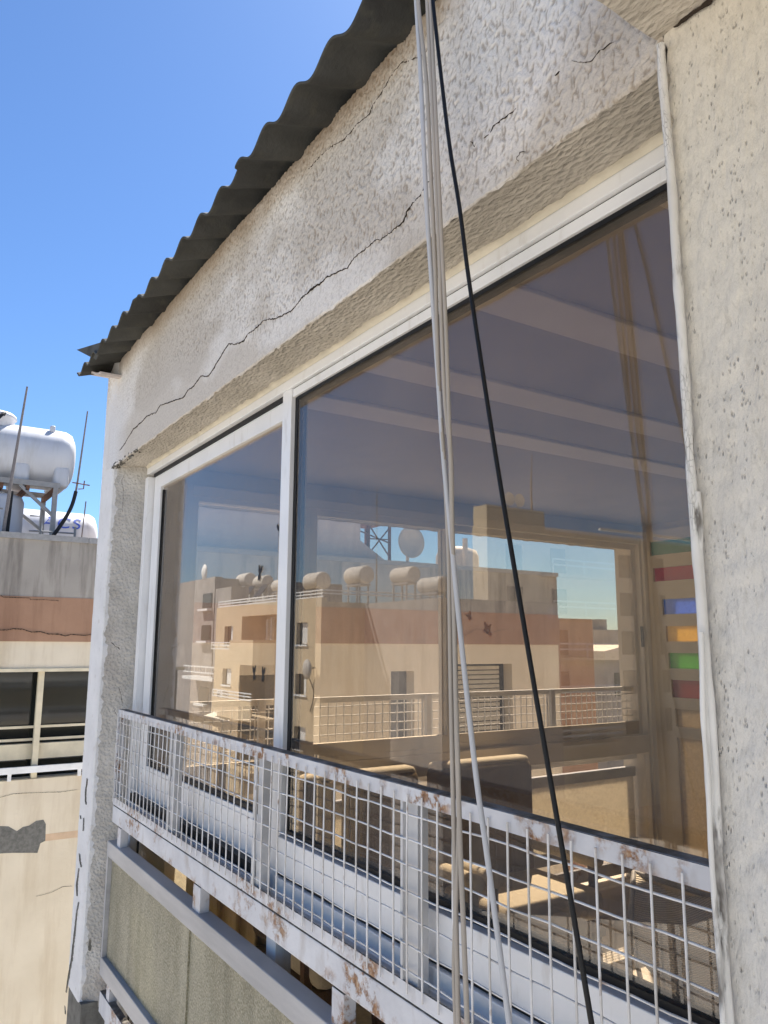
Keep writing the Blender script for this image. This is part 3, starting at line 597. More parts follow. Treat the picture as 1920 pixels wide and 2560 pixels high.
# ------------------------------------------------------------------ guards and balustrades
def mesh_guard(nm,label,P,L,posts,hgt,rail_mat,top,low_drop,parts=True):
    RM=M[rail_mat]
    """P(s,out,z)->xyz ; s along, out outward"""
    t=thing(nm,label,'window guard',P(0,0,top-hgt-.09))
    def bx(mb,s0,s1,o0,o1,z0,z1):
        a=P(s0,o0,z0);b=P(s1,o1,z1);mb.box(a[0],b[0],a[1],b[1],a[2],b[2])
    mb=MB();bx(mb,0,L,0,.004,top-.031,top);bx(mb,0,L,-.030,-.0005,top-.0035,top+.0005);mb.build('top_rail',RM,t)
    mb=MB();bx(mb,0,L,0,.004,top-hgt-.026,top-hgt+.004);bx(mb,0,L,-.012,-.0005,top-hgt-.026,top-hgt-.022);mb.build('bottom_rail',RM,t)
    mb=MB();bx(mb,0,L,-.016,.003,top-hgt-.100,top-hgt-.031);mb.build('lower_beam',RM,t,bevel=.003)
    mb=MB();bx(mb,0,.018,0,.004,top-hgt,top-.031);bx(mb,0.001,.004,-.028,0,top-hgt,top-.031);mb.build('end_post',RM,t)
    for s in posts:
        mb=MB();bx(mb,s,s+.036,-.032,-.006,top-hgt-.02,top-.004);bx(mb,s-.012,s-.004,-.006,.0035,top-hgt,top-.031);mb.build('post',M['post'],t)
    WR=1.0 if rail_mat=='rust' else 1.5
    wm=MB();nz=int(hgt/.05);ns=int(L/.05);rnd=random.Random(3)
    for k in range(nz):
        z=top-.052-.0495*k
        pts=[P(s*L/40,.006+rnd.uniform(-.0015,.0015),z+rnd.uniform(-.0018,.0018)) for s in range(41)]
        wm.tube(pts,.0021*WR,6)
    for k in range(ns):
        s=.022+.05*k+rnd.uniform(-.0015,.0015)
        wm.tube([P(s,.010,top-hgt-.012),P(s+rnd.uniform(-.001,.001),.0105,top-hgt*.5),P(s+rnd.uniform(-.001,.001),.0095,top-.012-rnd.random()*.003)],.0022*WR,6)
    wm.build('wire_mesh',M['wire'] if rail_mat=='rust' else M['a_white'],t,fix=False)
    return t
PF=lambda s,o,z:(-3.643+s,-.083-o,z)
mg=mesh_guard('mesh_guard','rust spotted white mesh guard across the lower part of the near sliding window',PF,3.04,(.745,1.505,2.25),.376,'rust',-.285,0)
for x0,x1 in ((-3.535,-3.488),(-2.60,-2.535),(-1.68,-1.625),(-.8,-.745)):
    mb=MB();mb.box(x0,x1,-.088,-.055,-.84,-.762);mb.build('support_post',M['rust'],mg,bevel=.002)
PE=lambda s,o,z:(-3.80-o,.10+s,z)
mesh_guard('mesh_guard','mesh guard painted white to look sunlit, outside the far side window, seen through the glass',PE,3.42,(.55,1.60,2.6),.392,'a_white',-.275,0)  # plain white paint instead of rust stands in for sunlight
def balustrade(P,L,label,joints,top,fm='frost'):
    t=thing('glass_balustrade',label,'balustrade',P(0,0,top-.6))
    def bx(mb,s0,s1,o0,o1,z0,z1):
        a=P(s0,o0,z0);b=P(s1,o1,z1);mb.box(a[0],b[0],a[1],b[1],a[2],b[2])
    mb=MB();bx(mb,0,L,-.045,.006,top-.062,top);mb.build('top_rail',M['galu'],t,bevel=.003)
    mb=MB();bx(mb,0,L,-.04,.006,top-.535,top-.465);mb.build('bottom_rail',M['galu'],t,bevel=.003)
    mb=MB();bx(mb,0,.02,-.035,.004,top-.465,top-.062);mb.build('side_post',M['galu'],t)
    e=[.02]+joints+[L]
    for a,b in zip(e,e[1:]):
        k=e.index(a)
        mb=MB();bx(mb,a+.0015,b-.0015,-.022-.006*(k%2),-.014-.006*(k%2),top-.468,top-.06);mb.build('pane',M[fm],t)
    mb=MB();bx(mb,0,L,-.03,.0,top-.68,top-.60);mb.build('foot_rail',M['rust'],t,bevel=.002)
    for s in (.09,1.0,2.0,L-.1):
        mb=MB();bx(mb,s,s+.045,-.036,-.004,top-.86,top-.533);mb.build('foot_post',M['rust'],t)
    return t
balustrade(lambda s,o,z:(-3.652+s,-.092-o,z),3.05,'frosted green glass balustrade in aluminium rails, in front below the near mesh guard',[1.005,2.02],-.838)
balustrade(lambda s,o,z:(-3.81-o,.12+s,z),3.36,'glass balustrade outside the far side window, behind the armchairs',[1.1,2.25],-.815,'frost_sun')

# ------------------------------------------------------------------ cables and conduits
def smooth_path(P,n=8):
    P=[Vector(p) for p in P];out=[]
    for i in range(len(P)-1):
        a,b,c,d=P[max(i-1,0)],P[i],P[i+1],P[min(i+2,len(P)-1)]
        for k in range(n):
            t=k/n;out.append(.5*((2*b)+(c-a)*t+(2*a-5*b+4*c-d)*t*t+(3*b-a-3*c+d)*t**3))
    return out+[P[-1]]
def cable(name,label,pts,r,mat,cat='cable',ext=True,group=None,wob=0):
    P=smooth_path(pts)
    if ext: P=[P[0]+Vector((.02,.06,1.2)),P[0]+Vector((.005,.01,.35))]+P+[P[-1]+(P[-1]-P[-6]).normalized()*2.5]
    rr=[r*(1+wob*noise.noise((p.z*22,r*1e4,0))) for p in P]
    mb=MB();mb.tube(P,rr,10);return tag(mb.build(name,mat,fix=False),label,cat,group)
cg='cables hanging in front of the window'
cable('hanging_cable','white cable in front of the window, the one splaying right at the bottom',D['cable_white'],.0044,M['cablew'],group=cg)
cable('hanging_cable','yellowed cable hanging inside the bundle, leftmost of the three running straight down',D['cable_tan_a'],.0040,M['cablet'],group=cg)
cable('hanging_cable','yellowed cable hanging at the right side of the pale bundle',D['cable_tan_b'],.0042,M['cablet'],group=cg)
cable('hanging_cable','pale cable crossing behind the others near the lower mesh',D['cable_tan_c'],.0036,M['cablet'],group=cg)
cable('hanging_cable','single black cable slanting down in front of the window',D['cable_black'],.0037,M['black'],group=cg)
kg='painted conduits along the pier edge'
cable('conduit','long white painted conduit with flaking paint along the edge of the cream pier',D['conduit_a'],.0062,M['peel'],'conduit',False,kg,.25)
cable('conduit','thin conduit left of the flaking one, along the lower pier edge',D['conduit_b'],.0032,M['peel'],'conduit',False,kg,.2)
cable('conduit','conduit with cracked paint pressed against the cream plaster',D['conduit_c'],.0052,M['peel'],'conduit',False,kg,.3)

# ------------------------------------------------------------------ furniture in the room
def armchair(y0,y1,label,arm=True,xb=-3.535,top=-.612):
    t=thing('armchair',label,'armchair',((xb+.3),(y0+y1)/2,-1.68),'armchairs along the side window')
    mb=MB();mb.rounded(xb,xb+.13,y0,y1,-1.30,top-.012,.058,4)
    o=mb.build('backrest',M['chair'],t)
    mb=MB();mb.rounded(xb+.005,xb+.11,y0+.02,y1-.02,top-.055,top,.026,3);mb.build('painted_sun_edge',M['cushion'],t)  # cream strip painted as the sunlit top edge of the backrest
    mb=MB();mb.rounded(xb+.12,xb+.64,y0+.02,y1-.02,-1.34,-1.20,.05,3).build('seat',M['cushion'],t)
    mb=MB();mb.box(xb+.02,xb+.6,y0+.03,y1-.03,-1.42,-1.345).build('seat_frame',M['wood'],t)
    if arm:
        for yy in (y0-.03,y1-.06):
            mb=MB();mb.rounded(xb+.08,xb+.60,yy,yy+.09,-1.115,-1.04,.035,3);mb.build('armrest',M['cushion'],t)
            mb=MB();mb.beam((xb+.54,yy+.045,-1.07),(xb+.56,yy+.045,-1.68),.035,.035);mb.build('arm_post',M['wood'],t)
    for sx in (.06,.56):
        for yy in (y0+.06,y1-.06):
            mb=MB();mb.beam((xb+sx,yy,-1.42),(xb+sx+(.02 if sx>.3 else -.03),yy,-1.68),.035,.035);mb.build('leg',M['wood'],t)
    return t
armchair(.52,.92,'armchair at the left end of the row, next to the window post')
armchair(.98,1.41,'middle armchair of the row, sunlit top edge put in as a cream strip')
armchair(1.50,2.20,'armchair nearest the coloured door, tall brown back')
# sling lounge with ribbed cloth
t=thing('lounge_chair','low lounge chair with ribbed cloth in sun patches, beside the coloured door','chair',(-2.45,2.2,-1.68))
a,b,c,d=[Vector(p) for p in D['rib']]
mb=MB();vs=[];n=24
for i in range(n+1):
    for j in range(n+1):
        u,v=i/n,j/n
        p=(a*(1-u)+b*u)*(1-v)+(d*(1-u)+c*u)*v
        vs.append((p.x,p.y,p.z-.05*math.sin(math.pi*v)+.10*(1-u)**2))
fs=[(i*(n+1)+j,i*(n+1)+j+1,(i+1)*(n+1)+j+1,(i+1)*(n+1)+j) for i in range(n) for j in range(n)]
mb.add(vs,fs,True);o=mb.build('sling',M['rib'],t);sd_=o.modifiers.new('Solidify','SOLIDIFY');sd_.thickness=.012
mb=MB();mb.tube([a+Vector((0,0,.10)),d+Vector((0,0,.10))],.014);mb.tube([b,c],.014);mb.tube([a+Vector((0,0,.1)),b],.014);mb.tube([d+Vector((0,0,.1)),c],.014);mb.build('frame',M['steel'],t)
for p in (a,b,c,d):
    mb=MB();mb.tube([p,(p.x,p.y,-1.68)],.013);mb.build('leg',M['steel'],t)
t=thing('side_table','small cream box table between the armchairs and the lounge chair','table',(-2.75,1.75,-1.68))
mb=MB();mb.box(-2.98,-2.62,1.5,1.86,-1.28,-1.25).build('table_top',M['cushion'],t,bevel=.004)
mb=MB();mb.box(-2.95,-2.65,1.53,1.83,-1.66,-1.285).build('body',M['door'],t)
t=tag(MB().lathe([(0,-.02),(.11,-.02),(.13,0),(.11,.02),(0,.02)],(-3.06,3.43,-1.235),'y',20).build('wall_plate',M['wood']),'dark round wooden plate leaning low on the cream door','plate')
# curtain at the lower left
mb=MB();vs=[]
for i in range(61):
    y=.22+.5*i/60
    for z in (-1.60,-.80): vs.append((-3.52+.03*math.sin(i*.55)+.01*math.sin(i*1.7),y,z))
mb.add(vs,[(2*i,2*i+1,2*i+3,2*i+2) for i in range(60)],True);o=mb.build('curtain',M['shadefab'],fix=False)
o.modifiers.new('Solidify','SOLIDIFY').thickness=.004
tag(o,'light brown curtain hanging at the lower left behind the glass','curtain')

# ------------------------------------------------------------------ neighbour building
XN=-10.5
nb=thing('neighbour_building','cream apartment house with salmon band and stained concrete parapet, left of the pillar','building',(-13,4,-12))
holes=[(-2.5,2.35,-1.60,-.30),(3.35,4.2,-2.6,-.42),(7.2,8.45,-1.75,-.30),(5.9,6.35,-1.6,-.4)]
for k in (1,2): holes+=[(7.2,8.45,-1.75-3*k,-.3-3*k)]
mb=MB()
for a,b,c,d in cells(-2.2,9.6,-12,.03,holes): mb.box(XN-.3,XN,a,b,c,d)
wl=mb.build('wall',M['n_wall'],nb)
mb=MB();mb.box(XN-.3,XN+.02,-2.2,9.6,.03,.577).build('salmon_band',M['n_pink'],nb)
mb=MB();mb.box(XN-.3,XN+.012,-2.2,9.6,.577,1.285).build('parapet',M['n_grey'],nb)
mb=MB();mb.box(XN-.33,XN+.04,-2.2,1.18,1.285,1.357);mb.box(XN-.33,XN+.04,1.20,9.62,1.285,1.357);mb.box(XN-.31,XN+.03,1.18,1.20,1.285,1.35);mb.build('parapet_cap',M['steel'],nb)
mb=MB();mb.box(-18,XN-.3,-2.2,9.6,-12,1.0).build('block',M['n_grey'],nb)
mb=MB();mb.box(-17.5,XN-.02,9.6,10.55,-12,.52).build('side_wing',M['n_pink'],nb)
mb=MB();mb.box(XN-.05,XN+.03,-2.5,2.35,-.335,-.295).build('lintel_trim',M['n_trim'],nb)
wf=MB();wf.box(XN-.1,XN-.03,.725,.795,-1.6,-.335);wf.box(XN-.1,XN-.03,-1.8,-1.7,-1.6,-.335);wf.box(XN-.1,XN-.03,2.27,2.35,-1.6,-.335);wf.box(XN-.1,XN-.03,-1.7,.70,-1.62,-1.595);wf.box(XN-.1,XN-.03,.80,2.27,-1.62,-1.595)
nw=wf.build('window',M['n_trim'],nb,bevel=.006)
mb=MB();mb.box(XN-.298,XN-.25,-2.5,2.35,-1.6,-.30).build('pane',M['dglass'],nw)
mb=MB();mb.box(XN-.20,XN-.17,-2.5,2.35,-1.17,-1.14);mb.box(XN-.20,XN-.17,-2.5,2.35,-1.02,-.99);mb.build('inner_rail',M['n_trim'],nw)
mb=MB();mb.box(XN-.22,XN-.12,-2.2,2.35,-1.38,-1.20).build('sill_board',M['n_trim'],nw)
mb=MB();mb.box(XN+.01,XN+.05,-2.5,2.35,-1.52,-1.445)
for y in (-1.2,-.2,.46,1.25,2.1): mb.box(XN+.015,XN+.045,y,y+.04,-1.60,-1.52)
mb.build('window_rail',M['a_white'],nb)
mb=MB();mb.box(XN-.29,XN-.22,3.35,4.2,-2.6,-.42).build('window',M['dglass'],nb)
mb=MB();mb.box(XN-.29,XN-.22,5.9,6.35,-1.6,-.4).build('window',M['dglass'],nb)
mb=MB()
for k in range(18): 
    z=-.34-.078*k;mb.box(XN-.22,XN-.15,7.2,8.28,z-.06,z)
mb.build('shutter',M['shutter'],nb)
mb=MB();mb.box(XN-.29,XN-.225,7.2,8.45,-1.75,-.3).build('window',M['dglass'],nb)
for k in (1,2):
    mb=MB();mb.box(XN-.29,XN-.22,7.2,8.45,-1.75-3*k,-.3-3*k).build('window',M['dglass'],nb)
pp=D['patch'];mb=MB();mb.prism([(p[1],p[2]) for p in pp],lambda u,v,t:(XN+t,u,v),-.02,.004).build('bare_cement_patch',M['cement'],wl)
mb=MB();mb.box(XN-.02,XN+.002,.88,2.3,-2.33,-2.25).build('crack_filler',M['filler'],wl)
for l in D['ncrack']: 
    mb=MB();ribbon(mb,l,.0014,(.016 if l[0][0]>-10.49 else .006,0,0));mb.build('crack',M['crack'],nb)
# rooftop stair tower
mb=MB();mb.prism([(2.3,1.0),(2.3,4.2),(5.52,4.2),(5.52,1.70),(6.06,1.37),(6.06,1.0)],lambda u,v,t:(t,u,v),-14.5,-10.85).build('stair_tower',M['n_tower'],nb)

def htank(name,label,x,y0,y1,zc,r,mat,lid=None,mirror=False,axis='y',group=None,ribs=True,base=None):
    """horizontal moulded tank, axis along y (or x)"""
    L=y1-y0
    loc=(x,(y0+y1)/2,zc-r) if axis=='y' else ((y0+y1)/2,x,zc-r)
    if mirror: loc=(loc[0],-loc[1],loc[2])
    t=thing(name,label,'water tank',loc,group)
    prof=[(0,0),(r*.72,.0),(r*.90,.04),(r*.98,.11),(r,.20),(r,L*.5),(r,L-.20),(r*.98,L-.11),(r*.90,L-.04),(r*.72,L),(0,L)]
    mb=MB();mb.lathe(prof,(x,y0,zc) if axis=='y' else (y0,x,zc),axis,28)
    # moulded feet
    n=4
    for k in range(n):
        a=y0+.18+(L-.36)*k/(n-1)
        if ribs:
            if axis=='y': mb.rounded(x-r*.8,x+r*.93,a-.10,a+.10,zc-r*1.03,zc-r*.35,.04,2)
            else: mb.rounded(a-.10,a+.10,x-r*.8,x+r*.93,zc-r*1.03,zc-r*.35,.04,2)
    mb.build('tank_body',mat,t,mirror,fix=True)
    if lid:
        c=(x,lid,zc+r) if axis=='y' else (lid,x,zc+r)
        mb=MB();mb.lathe([(.0,.17),(.05,.175),(.06,.15),(.25,.13),(.29,.10),(.30,.06),(.27,.05),(.27,-.08)],c,'z',24);mb.build('tank_lid',mat,t,mirror)
    return t
T1=htank('water_tank','large white plastic water tank lying on a steel stand on the neighbour roof',-11.68,-.75,1.13,2.58,.43,M['pvc'],.08)
mb=MB();mb.rounded(-11.5,-11.43,.78,.85,2.93,3.03,.02,2).build('vent_cap',M['pvc'],T1)
st=thing('tank_stand','galvanised angle iron stand under the large white water tank','tank stand',(-11.6,.1,1.0))
mb=MB()
for x in (-11.22,-12.1): mb.box(x-.03,x+.03,-.9,.92,2.10,2.17)
mb.build('top_frame',M['steel'],st)
for y in (-.6,-.1,.2,.52,.86):
    mb=MB();mb.box(-12.08,-11.2,y-.025,y+.025,2.03,2.099);mb.build('cross_bar',M['rusty'],st)
for x in (-11.22,-12.1):
    for y in (-.85,.87):
        mb=MB();mb.box(x-.03,x+.03,y-.03,y+.03,1.0,2.1);mb.build('leg',M['steel'],st)
mb=MB();mb.beam((-11.22,.86,1.72),(-11.22,.42,2.10),.04,.04);mb.build('brace',M['steel'],st)
mb=MB();mb.beam((-11.22,-.85,1.72),(-11.22,-.42,2.10),.04,.04);mb.build('brace',M['steel'],st)
mb=MB();mb.beam((-12.06,.86,1.62),(-12.06,.25,2.08),.04,.04);mb.build('brace',M['steel'],st)
t=thing('water_tank','upright white cylinder tank under the steel stand on the neighbour roof','water tank',(-11.62,.14,1.0))
mb=MB();mb.lathe([(0,0),(.40,0),(.41,.05),(.41,.9),(.38,.97),(.1,1.0),(0,1.0)],(-11.62,.14,1.0),'z',24).build('tank_body',M['pvc'],t)
mb=MB();mb.lathe([(0,.06),(.12,.06),(.13,0),(.13,-.02)],(-11.62,.14,2.0),'z',16).build('tank_lid',M['pvc'],t)
T2=htank('water_tank','white water tank with blue lettering behind the stand on the neighbour roof',-15.6,.2,2.36,1.95,.52,M['pvc'],.55)
cu=bpy.data.curves.new('tank_lettering','FONT');cu.body='ACS';cu.size=.30;cu.extrude=.003;cu.shear=.2;cu.space_character=1.15
tmp=bpy.data.objects.new('tmp',cu);COL.objects.link(tmp)
me=bpy.data.meshes.new_from_object(tmp.evaluated_get(bpy.context.evaluated_depsgraph_get()));bpy.data.objects.remove(tmp)
for v in me.vertices:
    u,vv,ww=v.co
    ang=math.asin(min(.9,max(-.9,(vv+.15)/.52)))
    v.co=Vector((-15.6+(.523+ww)*math.cos(ang),1.33+u*1.15,1.95+.523*math.sin(ang)))
me.materials.clear();me.materials.append(M['blue']);lo=bpy.data.objects.new('blue_lettering',me);COL.objects.link(lo);lo.parent=T2;lo.matrix_parent_inverse=Matrix.Translation(-T2.location)
t=thing('tank_stand','low concrete block stand under the lettered white tank','tank stand',(-15.6,1.3,1.0))
for y in (.5,1.9):
    mb=MB();mb.box(-15.95,-15.2,y-.1,y+.1,1.0,1.42).build('block',M['n_grey'],t)
# rods, hose, pipe rail
rg='reinforcing rods on the neighbour roof'
tag(MB().tube([(-10.72,.215,1.36),(-10.7,.256,2.10),(-10.7,.344,3.30)],[.022,.020,.012],8).build('steel_rod',M['rebar']),'tall leaning steel rod in front of the big white water tank','rod',rg)
t=thing('steel_rod','steel rod with crossed clamp at its foot, right of the big white tank','rod',(-10.7,1.04,2.0),rg)
mb=MB();mb.tube([(-10.7,1.035,1.98),(-10.7,1.046,2.09),(-10.7,1.111,3.1)],[.014,.013,.009],8).build('rod',M['rebar'],t)
mb=MB();mb.tube([(-10.68,.98,2.10),(-10.68,1.20,2.085)],.008,6);mb.tube([(-10.68,1.13,2.14),(-10.68,1.125,2.03),(-10.68,1.06,2.02)],.008,6);mb.build('clamp',M['rusty'],t)
tag(MB().tube([(-15.0,2.0,1.3),(-15.0,2.06,2.62)],.012,6).build('steel_rod',M['rebar']),'thin short steel rod standing before the lettered tank','rod',rg)
tag(MB().tube(smooth_path([(-10.7,.72,1.25),(-10.7,.80,1.38),(-10.7,.93,1.62),(-10.7,1.0,1.80),(-10.7,1.037,1.99)],6),.024,8).build('black_hose',M['blackhose']),'thick black hose bending up from the parapet to the clamped rod','hose')
tag(MB().tube(smooth_path([(-11.3,-.25,2.4),(-11.22,-.02,2.80),(-11.3,.16,3.06),(-11.45,.18,3.08)],6),.022,8).build('black_hose',M['blackhose']),'black hose running over the big white tank towards its lid','hose')
tag(MB().tube([(-10.95,.28,1.0),(-10.95,.30,1.95)],.022,8).build('black_hose',M['blackhose']),'black pipe standing upright beside the white cylinder tank','hose')
t=thing('pipe_rail','thin grey pipe rail standing behind the parapet of the neighbour roof','rail',(-11.0,1.0,1.0))
mb=MB();mb.tube([(-11.0,.55,1.46),(-11.0,1.12,1.47)],.011,6);mb.tube([(-11.0,.55,1.66),(-11.0,.70,1.66),(-11.0,.69,1.0)],.011,6);mb.tube([(-11.0,1.12,1.0),(-11.0,1.12,1.56)],.016,6);mb.tube([(-11.0,-.3,1.72),(-11.0,.22,1.72)],.011,6);mb.tube([(-11.0,-.3,1.94),(-11.0,.22,1.93)],.011,6);mb.build('pipe',M['steel'],t,fix=False)
# things on the roof seen through the room
st=thing('tank_stand','cross braced steel stand with dark top beside the stair tower, seen through the glass','tank stand',(-11.3,5.6,1.0))
mb=MB();mb.box(-11.7,-10.9,4.0,6.2,2.05,2.13).build('platform',M['rusty'],st)
for x in (-10.92,-11.68):
    for y in (5.72,6.14):
        mb=MB();mb.box(x-.02,x+.02,y-.02,y+.02,1.0,2.05);mb.build('leg',M['rusty'],st)
mb=MB()
for a,b in (((5.72,1.98),(6.14,1.45)),((6.14,1.98),(5.72,1.50)),((5.4,1.9),(6.14,1.7)),((5.72,1.75),(6.14,1.76))):
    mb.beam((-10.9,a[0],a[1]),(-10.9,b[0],b[1]),.018,.018)
mb.build('brace',M['rusty'],st)
t=thing('satellite_dish','round grey satellite dish right of the braced stand, seen through the glass','satellite dish',(-11.0,6.6,1.0))
mb=MB();mb.lathe([(0,-.06),(.12,-.05),(.22,-.02),(.275,.02),(.27,.03),(.2,-.005),(.1,-.035),(0,-.045)],(-10.95,6.6,1.76),'x',28).build('dish',M['dish'],t)
mb=MB();mb.tube([(-11.05,6.6,1.0),(-11.05,6.6,1.7)],.03,8).build('mast',M['dish'],t)
t=thing('water_tank','upright pale tank with rounded shoulders on the far part of the neighbour roof','water tank',(-12.2,8.6,1.0))
mb=MB();mb.lathe([(0,0),(.42,0),(.43,.05),(.43,.75),(.38,.87),(.15,.95),(0,.95)],(-12.2,8.6,1.0),'z',24).build('tank_body',M['tankgrey'],t)
mb=MB();mb.tube([(-11.7,8.4,1.0),(-11.7,8.4,2.05)],.05,8).build('vent_pipe',M['tankgrey'],t)

# far houses beyond the end of the neighbour
t=thing('distant_house','far grey apartment block with flat roof beyond the end of the salmon wall','building',(-47,51,-12))
mb=MB();mb.box(-52,-45,48.6,60,-12,1.4);mb.box(-50,-46,50.4,51.4,1.4,2.3);mb.build('wall',M['a_grey'],t)
for z in (-1.5,-4.5):
    for y in (49.2,51.0,52.8):
        mb=MB();mb.box(-45,-44.97,y,y+.9,z,z+1.3);mb.build('window',M['dglass'],t)
t=thing('distant_house','low house with pale pitched roof in front of the far grey block','building',(-40,46,-12))
mb=MB();mb.box(-43,-38,41.8,52,-12,-.9).build('wall',M['a_grey'],t)
mb=MB();mb.prism([(41.5,-.9),(41.5,-.3),(44.0,.15),(52,-.9)],lambda u,v,tt:(tt,u,v),-43.3,-37.6).build('roof',M['tile'],t)
for y in (42.8,44.6,46.4):
    mb=MB();mb.box(-38,-37.97,y,y+1.2,-3.4,-1.8);mb.build('window',M['dglass'],t)

# ------------------------------------------------------------------ street side opposite the facade (seen mirrored in the glass; y>0 below is flipped to the street side)
def tv(name,label,cat,x,y,z,group=None): return thing(name,label,cat,(x,-y,z),group)
def mbld(mb,name,mat,parent): return mb.build(name,mat,parent,mirror=True)
YA=19.6
A=tv('corner_apartment_house','sunlit cream corner house with recessed balconies, mirrored in the sliding window','building',-46,25,-12)
holes=[(-52.45,-50.9,0,1.28),(-52.5,-50.95,-2.7,-1.6),(-41.18,-39.8,.04,1.29),(-41.19,-39.8,-2.75,-1.6),(-41.19,-39.8,-5.7,-4.5),(-49.4,-43.9,-1.0,1.88),(-49.5,-43.9,-4.3,-1.13),(-52.4,-51,-5.6,-4.5),(-49.5,-43.9,-7.4,-4.5)]
mb=MB()
for a,b,c,d in cells(-54.1,-38.2,-12,2.62,holes): mb.box(a,b,YA,YA+.35,c,d)
mbld(mb,'wall',M['a_wall'],A)
mb=MB();mb.box(-54.0,-38.22,YA+1.9,31,-12,2.4);mb.box(-54,-49.6,YA+.36,YA+1.9,-12,2.4);mb.box(-43.8,-38.22,YA+.36,YA+1.9,-12,2.4);mb.box(-49.5,-43.9,YA+.36,YA+1.9,1.95,2.4);mbld(mb,'block',M['a_wall'],A)
mb=MB();mb.box(-31,-38.23,22.4,30.5,-12,2.35);mbld(mb,'rear_wing',M['a_grey'],A)  # grey in place of cream stands in for shade on this wing
mb=MB();mb.box(-58.4,-55.2,YA+1.5,YA+2.9,-12,4.3);mb.box(-59,-50.3,YA+3,YA+8,-12,3.2);mbld(mb,'roof_house',M['a_grey'],A)
for (x0,x1,z0,z1,sh) in ((-52.45,-50.9,0,1.28,0),(-52.5,-50.95,-2.7,-1.6,1),(-41.18,-39.8,.04,1.29,1),(-41.19,-39.8,-2.75,-1.6,0),(-41.19,-39.8,-5.7,-4.5,1),(-52.4,-51,-5.6,-4.5,0)):
    mb=MB();mb.box(x0,x1,YA+.25,YA+.34,z0,z1);o=mbld(mb,'window',M['dglass'],A)
    mb=MB();mb.box(x0+.35*(1+sh*.3),x1-.05,YA+.16,YA+.22,z0+.04,z1-.04) if sh else mb.box((x0+x1)/2+.1,(x0+x1)/2+.35,YA+.16,YA+.22,z0,z1);mbld(mb,'shutter',M['a_white'],o)
    mb=MB();mb.box(x0-.1,x1+.1,YA-.08,YA+.1,z0-.1,z0);mbld(mb,'sill',M['a_white'],o)
for z0 in (-1.0,-4.3,-7.4):
    mb=MB();mb.box(-49.4,-44,YA-1.5,YA+1.8,z0-.2,z0);mbld(mb,'balcony_floor',M['a_wall'],A)
mb=MB();mb.box(-47.7,-44.0,YA-1.5,YA-1.38,-1.0,.30);mb.box(-44.1,-44.0,YA-1.38,YA,-1.0,.30);mbld(mb,'balcony_parapet',M['a_wall'],A)
mb=MB();mb.box(-50.4,-44.1,YA-1.5,YA-1.38,-4.3,-3.35);mbld(mb,'balcony_parapet',M['a_wall'],A)
def rails(mb,x0,x1,y,zs,h=.07):
    for z in zs: mb.box(x0,x1,y-.03,y+.03,z,z+h)
    k=x0
    while k<x1: mb.box(k,k+.05,y-.025,y+.025,zs[0],zs[-1]+h);k+=1.3
mb=MB();rails(mb,-51,-47.6,YA-1.45,(-.28,-.05,.12));mbld(mb,'balcony_rail',M['a_white'],A)
mb=MB();rails(mb,-50.4,-44.1,YA-1.45,(-3.3,-3.1,-2.92));mbld(mb,'balcony_rail',M['a_white'],A)
mb=MB();rails(mb,-54.0,-38.2,YA+.1,(2.64,2.82,3.0),.08);mb.box(-38.3,-38.22,YA+.1,28,2.82,2.90);mb.box(-38.3,-38.22,YA+.1,28,3.0,3.08);mbld(mb,'roof_rail',M['a_white'],A)
mb=MB();mb.box(-46.5,-43.95,YA+1.5,YA+1.7,-4.2,-1.5);mbld(mb,'balcony_door',M['dglass'],A)
mb=MB();mb.box(-48.6,-48.3,YA+1.4,YA+1.6,-.9,1.7);mb.box(-46.6,-46.4,YA+.8,YA+1.0,-.9,1.8);mbld(mb,'balcony_post',M['a_white'],A)
# its shaded side
for y in (22.5,26.5):
    for z in (.1,-2.9,-5.8):
        mb=MB();mb.box(-38.22,-38.17,y,y+1.3,z,z+1.4);mbld(mb,'window',M['dglass'],A)
t=tv('awning','small white cloth awning over the balcony of the mirrored corner house','awning',-49.4,YA-1,-4.9)
mb=MB();mb.prism([(YA+.0,-4.2),(YA-1.7,-4.75),(YA-1.72,-5.0),(YA-1.66,-5.0),(YA-1.64,-4.80),(YA,-4.28)],lambda u,v,tt:(tt,u,v),-51.8,-48.2);mbld(mb,'cloth',M['awning'],t)
mb=MB();mb.beam((-51.6,YA-.02,-4.9),(-51.6,YA-1.6,-4.8),.05,.05);mbld(mb,'arm',M['a_white'],t)
t=tv('air_conditioner','boxy white air conditioner unit on the wall of the mirrored corner house','air conditioner',-52.0,YA-.2,-3.6)
mb=MB();mb.rounded(-52.4,-51.4,YA-.4,YA-.03,-3.75,-3.05,.04,2);mbld(mb,'case',M['a_white'],t)
mb=MB();mb.lathe([(0,-.03),(.26,-.03),(.27,0),(0,.0)],(-52.0,YA-.41,-3.4),'y',16);mbld(mb,'fan_grille',M['dglass'],t)
t=tv('satellite_dish','grey wall dish with dangling wire on the mirrored corner house','satellite dish',-38.9,YA-.3,-2)
mb=MB();mb.lathe([(0,-.1),(.3,-.06),(.55,.04),(.53,.05),(.3,-.03),(0,-.06)],(-38.9,YA-.5,-1.3),'y',20);mbld(mb,'dish',M['dish'],t)
mb=MB();mb.tube([(-38.9,YA-.4,-1.3),(-38.7,YA-.03,-1.2)],.04,6);mb.tube(smooth_path([(-38.8,YA-.35,-1.8),(-38.7,YA-.1,-2.6),(-39.2,YA-.06,-3.6)],5),.03,6);mbld(mb,'wire',M['dglass'],t)
